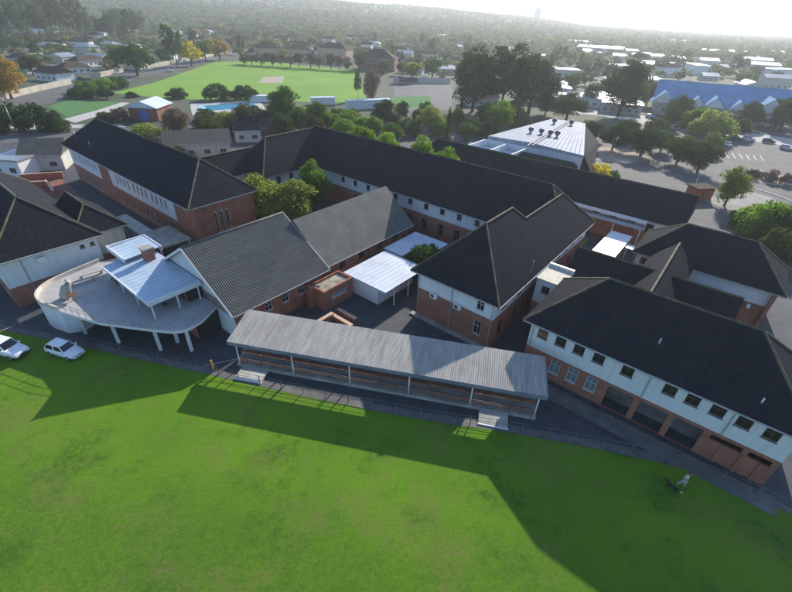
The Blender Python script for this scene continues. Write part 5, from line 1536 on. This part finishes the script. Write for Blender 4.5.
panel_wall([(148, 69), (170, 64.5), (194, 60)], 'pale panelled wall along the road, beyond the broad green tree', 2.3)
panel_wall([(200, 59), (226, 53)], 'pale panelled wall along the road, farthest stretch', 2.3)

# houses beyond the wall at left, and around the field
for row in (
  ((22, 60), (44, 58), 8, 3.4, 0, 'plaster', 'roof_tile_brown', 'white flat house among trees at far left'),
  ((66, 75), (92, 73), 9, 3.2, 2.6, 'plaster', 'roof_tile_brown', 'white house with brown roof just behind the road wall'),
  ((80, 68), (108, 65), 9, 3.2, 2.6, 'plaster', 'roof_tile_brown', 'white house with brown roof, second behind the road wall'),
  ((28, 74), (54, 71), 9, 3.2, 2.8, 'plaster_pale', 'roof_tile_brown', 'house with brown tiled roof behind the orange autumn tree'),
  ((145, 42), (165, 40), 10, 3.2, 2.0, 'plaster', 'roof_tile_brown', 'white house behind the tall roadside tree'),
  ((182, 37), (202, 36), 10, 4, 0, 'plaster', 'metal_white', 'white flat-roofed house behind the autumn trees'),
  ((258, 60), (282, 60), 14, 8, 4.5, 'plaster_peach', 'roof_tile_brown', 'peach building with dark roof behind far end of the field'),
  ((288, 61), (312, 61.5), 14, 8, 3.5, 'plaster_peach', 'roof_tile_brown', 'peach two-storey building behind the sports field centre'),
  ((318, 62), (346, 64), 14, 10, 3.5, 'plaster_peach', 'roof_tile_brown', 'tallest peach building behind the sports field'),
  ((358, 70), (394, 72), 18, 7.5, 5.5, 'brick_far', 'roof_tile_brown', 'large brown-roofed building right of the sports field'),
  ((236, 48), (262, 48), 12, 4, 0, 'plaster', 'roof_tile_brown', 'long white building behind field trees'),
  ((600, 112), (640, 116), 12, 4, 2, 'plaster_pale', 'metal_white', 'pale-roofed house beneath the big lone dark tree'),
  ((575, 106), (612, 110), 14, 4, 2.5, 'plaster', 'galvanised', 'grey-roofed white building left of the big lone tree'),
  ((540, 96), (570, 98), 10, 4, 0, 'plaster', 'metal_bright', 'white flat roof behind the tall dark trees'),
  ((556, 82), (578, 83), 12, 7, 0, 'plaster_pale', 'galvanised', 'blue-grey block between the two big dark trees'),
):
    st_ = 2 if row[3] >= 6 else 1
    house_px(row[0], row[1], row[2], row[3], row[4], row[5], row[6], row[7], storeys=st_)

# blue-roofed complex with white gables
t = thing('blue_roofed_centre', 'large building with long blue roof and white gables beside the street', 'building', (*at(715, 122), 0), 0)
x0, y0 = at(652, 114); x1, y1 = at(782, 128)
rz = math.atan2(y1 - y0, x1 - x0); Lb = math.hypot(x1 - x0, y1 - y0)
t.location = (x0, y0, 0); t.rotation_euler[2] = rz
MB().box(0, Lb, 0, 30, 0, 5).build('wall', 'plaster_pale', t)
add_roof(t, (0, 0), -1, Lb + 1, -1, 31, 5.02, 12.5, hip0=.02, hip1=.02, mat_='blue_roof', caps=False)
for f, w, pr_ in ((.05, 4.5, 2.5), (.32, 3.2, 2.2), (.46, 4, 3), (.64, 3.0, 4), (.86, 6, 3)):
    x = Lb * f
    g = MB(); zt = 5.2 + w * .62
    g.face([(x - w, -1.6, 5.0), (x + w, -1.6, 5.0), (x, -1.6, zt + 1)]); g.build('gable', 'plaster', t)
    g = MB()
    g.face([(x - w - .4, -2, 4.9), (x, -2, zt + 1.2), (x, 12, zt + 1.2), (x - w - .4, 6, 4.9)][::-1]); g.face([(x + w + .4, -2, 4.9), (x, -2, zt + 1.2), (x, 12, zt + 1.2), (x + w + .4, 6, 4.9)])
    g.build('gable_roof', 'blue_roof', t)
for k in range(14):
    o = link('window', FARWIN[0], t, (4 + k * (Lb - 8) / 13, 0, 2.2), 0, 1.6); link('pane', FARWIN[1], o)
MB().box(Lb * .55, Lb * .95, -5, -.02, 3.2, 3.5).build('verandah_roof', 'metal_white', t)
for k in range(6): MB().box(Lb * (.56 + .076 * k), Lb * (.56 + .076 * k) + .25, -4.9, -4.6, 0, 3.19).build('post', 'plaster', t)
# ------------------------------------------------------------------ the town beyond: houses and trees as far as they can be told apart
avoid = [[at(*p) for p in q] for q in (
    ((100, 100), (120, 84), (215, 57), (262, 57), (365, 68), (400, 82), (470, 80), (470, 125), (392, 125), (280, 112), (160, 122)),
    ((560, 104), (830, 124), (850, 230), (640, 205), (560, 160)),
    ((640, 122), (792, 136), (792, 92), (660, 86)))]
avoid.append(left_road)
def free(x, y, m=0):
    return not any(inside((x, y), q) for q in avoid)
rngh = random.Random(21)
placed = []
def clear(x, y, d):
    return all((x - p[0]) ** 2 + (y - p[1]) ** 2 > (d + p[2]) ** 2 for p in placed)
for o in bpy.data.objects:
    if o.parent is None and o.get('category') in ('house', 'building', 'tree', 'bush'):
        placed.append((o.location.x, o.location.y, 9 if o.get('category') in ('house', 'building') else 3))
SECT = [(-18, 'left of the sports field'), (3, 'behind the sports field'), (19, 'behind the tall dark trees'), (60, 'beyond the blue roofs')]
def sector(x, y):
    ph = math.degrees(math.atan2(x, y))
    for lim, s in SECT:
        if ph < lim: return s
    return SECT[-1][1]
KIND = [('plaster', 'roof_tile_brown', 'white house with brown roof', 2.6, .34), ('plaster_cream', 'roof_tile_brown', 'cream house with brown roof', 2.6, .5), ('plaster', 'roof_tile', 'white house with dark roof', 2.6, .66), ('plaster_pale', 'galvanised', 'pale house with grey metal roof', 2.0, .86), ('plaster', 'metal_bright', 'white flat-roofed building', 0.0, 1.0)]
nh = 0
tries = 0
while nh < 160 and tries < 12000:
    tries += 1
    d = 160 + 700 * rngh.random() ** 1.3
    ph = R(rngh.uniform(-42, 44))
    x, y = d * math.sin(ph), d * math.cos(ph)
    if not free(x, y) or not clear(x, y, 10): continue
    px = proj(x, y, 0)
    if not (-20 < px[0] < 812 and px[1] < 112): continue
    if x < 0 and 8 < px[1] and px[1] > 88: continue
    u = rngh.random()
    u = .55 + .45 * u if ph > R(14) else u * .83
    for wall, roof, lab, rise, lim in KIND:
        if u <= lim: break
    L, W = (rngh.uniform(11, 17), rngh.uniform(8, 10)) if rise else (rngh.uniform(14, 34), rngh.uniform(10, 18))
    s = sector(x, y)
    house(x, y, L, W, rngh.uniform(3.1, 3.8) + (3 if d > 380 and rngh.random() < .35 else 0), rise, rngh.choice((0, 0, math.pi / 2, 0.4)) + R(-12) + rngh.uniform(-.12, .12), wall, roof, lab + ' in town ' + s, 'houses in the town ' + s, gable=rngh.random() < .5 and rise > 0)
    placed.append((x, y, 9)); nh += 1
# individual trees between them
nt_ = 0; tries = 0
TK = [('round', 'leaf_green', 'green round tree'), ('round', 'leaf_olive', 'olive round tree'), ('round', 'leaf_far', 'dull green round tree'), ('gum', 'leaf_dark', 'tall dark loose tree'), ('round', 'leaf_yellow', 'yellowish round tree'), ('round', 'leaf_autumn', 'rust-coloured round tree'), ('umbrella', 'leaf_dark', 'flat-topped pine'), ('shrub', 'leaf_olive', 'olive garden bush')]
TW = [5, 6, 6, 4, 1.2, .8, .6, 3]
while nt_ < 280 and tries < 9000:
    tries += 1
    d = 170 + 520 * rngh.random() ** 1.2
    ph = R(rngh.uniform(-42, 44))
    x, y = d * math.sin(ph), d * math.cos(ph)
    if not free(x, y) or not clear(x, y, 2.5): continue
    px = proj(x, y, 0)
    if not (-20 < px[0] < 812 and px[1] < 104): continue
    if px[0] < 400 and px[1] > 84 and not px[0] < 60: continue
    k, m, lab = rngh.choices(TK, TW)[0]
    h = rngh.uniform(6, 11) if k == 'round' else rngh.uniform(11, 17) if k in ('gum', 'umbrella') else rngh.uniform(2.5, 4.5)
    w = h * rngh.uniform(.95, 1.4) if k == 'round' else h * rngh.uniform(.5, .7) if k == 'gum' else h * rngh.uniform(.8, 1.2)
    s = sector(x, y)
    tree_at(x, y, h, w, k, m, lab + ' in town ' + s, 'town trees ' + s, near=False)
    placed.append((x, y, 1.5)); nt_ += 1
# tall gum trees standing against the sky at far left
for k in range(19):
    px = -8 + 8.3 * k + rngh.uniform(-3, 3); by = 45 - k * .35 + rngh.uniform(-3, 3)
    ty = (-6 + rngh.uniform(-5, 8)) if k < 12 else (8 + rngh.uniform(-3, 8))
    tree_px(px, by, ty, rngh.uniform(15, 25), 'gum', rngh.choice(('leaf_dark', 'leaf_olive', 'leaf_far')), 'tall gum tree on the skyline at far left', 'tall gum trees at far left', near=False)

# the wooded distance nobody could count: leaf clumps over the plain and the hill
def far_wood(name, label, seed, n, d0, d1, ph0, ph1, hmin, hmax, leaves, m):
    rg = np.random.default_rng(seed)
    V = []; MI = []
    cnt = 0
    while cnt < n:
        t = rg.random() ** .85
        d = d0 + (d1 - d0) * t; ph = math.radians(rg.uniform(ph0, ph1))
        x, y = d * math.sin(ph), d * math.cos(ph)
        if d < 900 and (not free(x, y) or not clear(x, y, 3 if d > 500 else 6)): 
            cnt += 1; continue
        px = proj(x, y, 0)
        if px[1] > 80 : cnt += 1; continue
        h = rg.uniform(hmin, hmax) * (1 + .25 * t) * (.62 if d < 700 else 1); w = h * rg.uniform(.7, 1.3) * .5
        z = ground_z(x, y)
        u = rg.normal(size=(leaves, 3)); u /= np.linalg.norm(u, axis=1)[:, None]; u[:, 2] = np.abs(u[:, 2]) * 1.0 - .25
        P = np.array([x, y, z + h * .48]) + u * np.array([w, w, h * .5]) * rg.uniform(.5, 1.05, (leaves, 1))
        nn = u * .6 + rg.normal(size=(leaves, 3)) * .6; nn /= np.linalg.norm(nn, axis=1)[:, None]
        hh = np.cross(nn, rg.normal(size=(leaves, 3))); hh /= np.linalg.norm(hh, axis=1)[:, None] + 1e-9
        vv = np.cross(nn, hh); s = (w * rg.uniform(.22, .5, (leaves, 1)))
        V.append(np.stack([P + hh * s, P + vv * s * .7, P - hh * s, P - vv * s * .7], 1).reshape(-1, 3))
        MI.append(int(rg.choice(5, p=(.34, .24, .2, .14, .08))))
        cnt += 1
    V = np.concatenate(V); k = len(V) // 4
    me = bpy.data.meshes.new(name)
    me.vertices.add(len(V)); me.vertices.foreach_set('co', V.ravel())
    me.loops.add(k * 4); me.loops.foreach_set('vertex_index', np.arange(k * 4, dtype=np.int32))
    me.polygons.add(k); me.polygons.foreach_set('loop_start', np.arange(0, k * 4, 4, dtype=np.int32)); me.polygons.foreach_set('loop_total', np.full(k, 4, dtype=np.int32))
    for q in (m, 'leaf_far', 'leaf_dark', 'leaf_olive', 'leaf_bare'): me.materials.append(MATS[q])
    me.polygons.foreach_set('material_index', np.repeat(np.array(MI, dtype=np.int32), leaves))
    me.update(); me.validate()
    o = bpy.data.objects.new(name, me); COL.objects.link(o)
    o['kind'] = 'stuff'
    return tag(o, label, 'trees')
far_wood('distant_wood', 'hazy mass of distant trees over the town and hill', 3, 14000, 300, 1500, -60, 60, 7, 12, 30, 'leaf_wood')
far_wood('hill_wood', 'faint tree cover of the far hillside at upper left', 4, 11500, 1400, 2900, -60, 52, 9, 15, 14, 'leaf_wood')

# a few large sheds with bright roofs far right, a water tower on the ridge
sheds = (((662, 45), (690, 46), 20), ((700, 56), (716, 57), 16), ((724, 57), (744, 58.5), 18), ((738, 66), (768, 68), 24), ((742, 72), (774, 74), 18), ((696, 68), (714, 69), 14), ((760, 57), (780, 58), 18), ((560, 46), (590, 48), 20), ((578, 52), (622, 55), 26), ((430, 36), (442, 36.5), 12), ((436, 41), (446, 41.5), 12), ((448, 45), (456, 45.5), 12))
SHL = ('far shed with bright roof, highest at right', 'small bright shed right of the lone slim tree', 'bright-roofed shed in the middle of far right', 'long low white-roofed shed at far right', 'lowest long white-roofed shed at far right', 'pale shed above the blue roof', 'farthest bright shed at right edge', 'pale block left of far right sheds', 'long grey-blue block behind the big lone tree', 'tiny bright roof on the hill, topmost of three', 'tiny bright roof on the hill, middle of three', 'tiny bright roof on the hill, lowest of three')
for (p0, p1, W), lab in zip(sheds, SHL):
    (x0, y0), (x1, y1) = at(*p0), at(*p1)
    rz = math.atan2(y1 - y0, x1 - x0); L = math.hypot(x1 - x0, y1 - y0)
    house((x0 + x1) / 2, (y0 + y1) / 2, L, W, 7, 2.2, rz, 'plaster_pale', 'metal_bright', lab, gable=True, storeys=1, name='shed', cat='shed')
X, Y = 2200 * math.sin(R(14.3)), 2200 * math.cos(R(14.3))
t = thing('water_tower', 'square tower standing on the far ridge against the sky', 'tower', (X, Y, ground_z(X, Y)))
MB().box(-11, 11, -9, 9, -2, 42).build('shaft', 'plaster_pale', t)
MB().box(-13, 13, -11, 11, 42.01, 47).build('tank', 'plaster_pale', t)

# parked and passing cars in town
spots = [((712, 146), 2.0, 'car_red', 'red car at the top of the car park beside white car'), ((724, 146), 2.0, 'car_white', 'white car at the top of the car park beside red car'), ((596, 184.5), 0, None, None), ((608, 195), .3, 'car_white', 'white car behind the back classroom row on the driveway'), ((662, 135), -.5, 'car_white', 'white car on the street, behind the spreading dark tree'), ((735, 140), -.5, 'car_dark', 'dark car on the street above the car park'), ((748, 141), -.5, 'car_silver', 'silver car on the street above the car park'), ((768, 143), -.5, 'car_dark', 'dark car on the street at the right'), ((786, 150), -1.0, 'car_silver', 'silver car at the right edge of the street'), ((757, 176), 1.2, 'car_dark', 'dark car beside the traffic island'), ((789, 186), .8, 'car_silver', 'silver car at the right edge by the traffic island'), ((700, 121), -.4, 'car_white', 'white car parked before the blue-roofed building, left'), ((650, 118), -.4, 'car_silver', 'silver car parked beneath the roadside bush'), ((170, 72), .6, 'car_white', 'white car on the road beyond the broad tree'), ((82, 80), .5, 'car_dark', 'dark car parked at the road wall gap'), ((320, 63.5), 0, 'car_white', 'white car behind the far edge of sports field'), ((268, 61), 0, 'car_silver', 'silver car behind the far edge of sports field')]
for (p, rz, m, lab) in spots:
    if not m: continue
    c = copy_tree(hatch)
    x, y = at(*p)
    c.location = (x, y, .045 if p[0] > 500 else .02); c.rotation_euler[2] = rz
    c['label'] = lab; c['group'] = 'cars in the streets around the school'
    for ch in c.children:
        if ch.name.split('.')[0] in ('body', 'cabin', 'bumper', 'mirror'): set_mat(ch, m)
# street lamp at the left, sign board at the gate
X, Y = at(18, 136)
t = thing('street_lamp', 'tall pale lamp post beside the street at left', 'lamp post', (X, Y, .02))
MB().tube([(0, 0, 0), (0, 0, 8.2)], [.1, .06], 8).build('pole', 'galvanised', t)
MB().box(-.7, .15, -.12, .12, 8.21, 8.36).build('lamp_head', 'galvanised', t)
X, Y = at(697, 198)
t = thing('gate_kiosk', 'red gate kiosk beside the driveway entrance', 'kiosk', (X, Y, .02), .2)
MB().box(-2.2, 2.2, -1.5, 1.5, 0, 2.6).build('wall', 'terracotta_paint', t)
MB().box(-2.6, 2.6, -1.9, 1.9, 2.61, 2.8).build('roof', 'roof_tile_brown', t)
MB().box(-.6, .6, -1.56, -1.51, .9, 2.0).build('window', 'glass', t)
X, Y = at(692, 192)
tag(MB().tube([(0, 0, 0), (0, 0, 5)], .06, 8).build('flag_pole', 'paint_white', None, (X, Y, .02)), 'white pole beside the red gate kiosk', 'pole')

# things of one kind that share a look are told apart by their place
ORD = ['leftmost', 'second', 'third', 'fourth', 'fifth', 'sixth', 'seventh', 'eighth', 'ninth', 'tenth', 'eleventh', 'twelfth', 'thirteenth', 'fourteenth', 'fifteenth', 'sixteenth', 'seventeenth', 'eighteenth', 'nineteenth', 'twentieth'] + ['twenty-' + w for w in ('first', 'second', 'third', 'fourth', 'fifth', 'sixth', 'seventh', 'eighth', 'ninth')] + ['thirtieth']
same = {}
for o in bpy.data.objects:
    if o.parent is None and 'label' in o and 'category' in o:
        same.setdefault(o['label'], []).append(o)
for lab, os_ in same.items():
    if len(os_) > 1 and len(os_) <= len(ORD):
        os_.sort(key=lambda o: proj(*o.location)[0])
        for k, o in enumerate(os_):
            place = 'leftmost one' if k == 0 else 'rightmost one' if k == len(os_) - 1 else ORD[k] + ' from left'
            o['label'] = lab + ', ' + place

# ------------------------------------------------------------------ air
hm = bpy.data.materials.new('haze')
hm.use_nodes = True
nt = hm.node_tree
nt.nodes.remove(nt.nodes['Principled BSDF'])
pv = nt.nodes.new('ShaderNodeVolumePrincipled')
pv.inputs['Color'].default_value = (0.95, 0.97, 1.0, 1)
pv.inputs['Density'].default_value = HAZE_D = 0.00024
pv.inputs['Anisotropy'].default_value = 0.4
nt.links.new(pv.outputs[0], nt.nodes['Material Output'].inputs['Volume'])
MATS['haze'] = hm
hz = MB().box(-9200, 9200, -9200, 9200, -1.2, 150).build('haze', 'haze')
hz['kind'] = 'stuff'
hz['label'] = 'pale haze over the distant town'
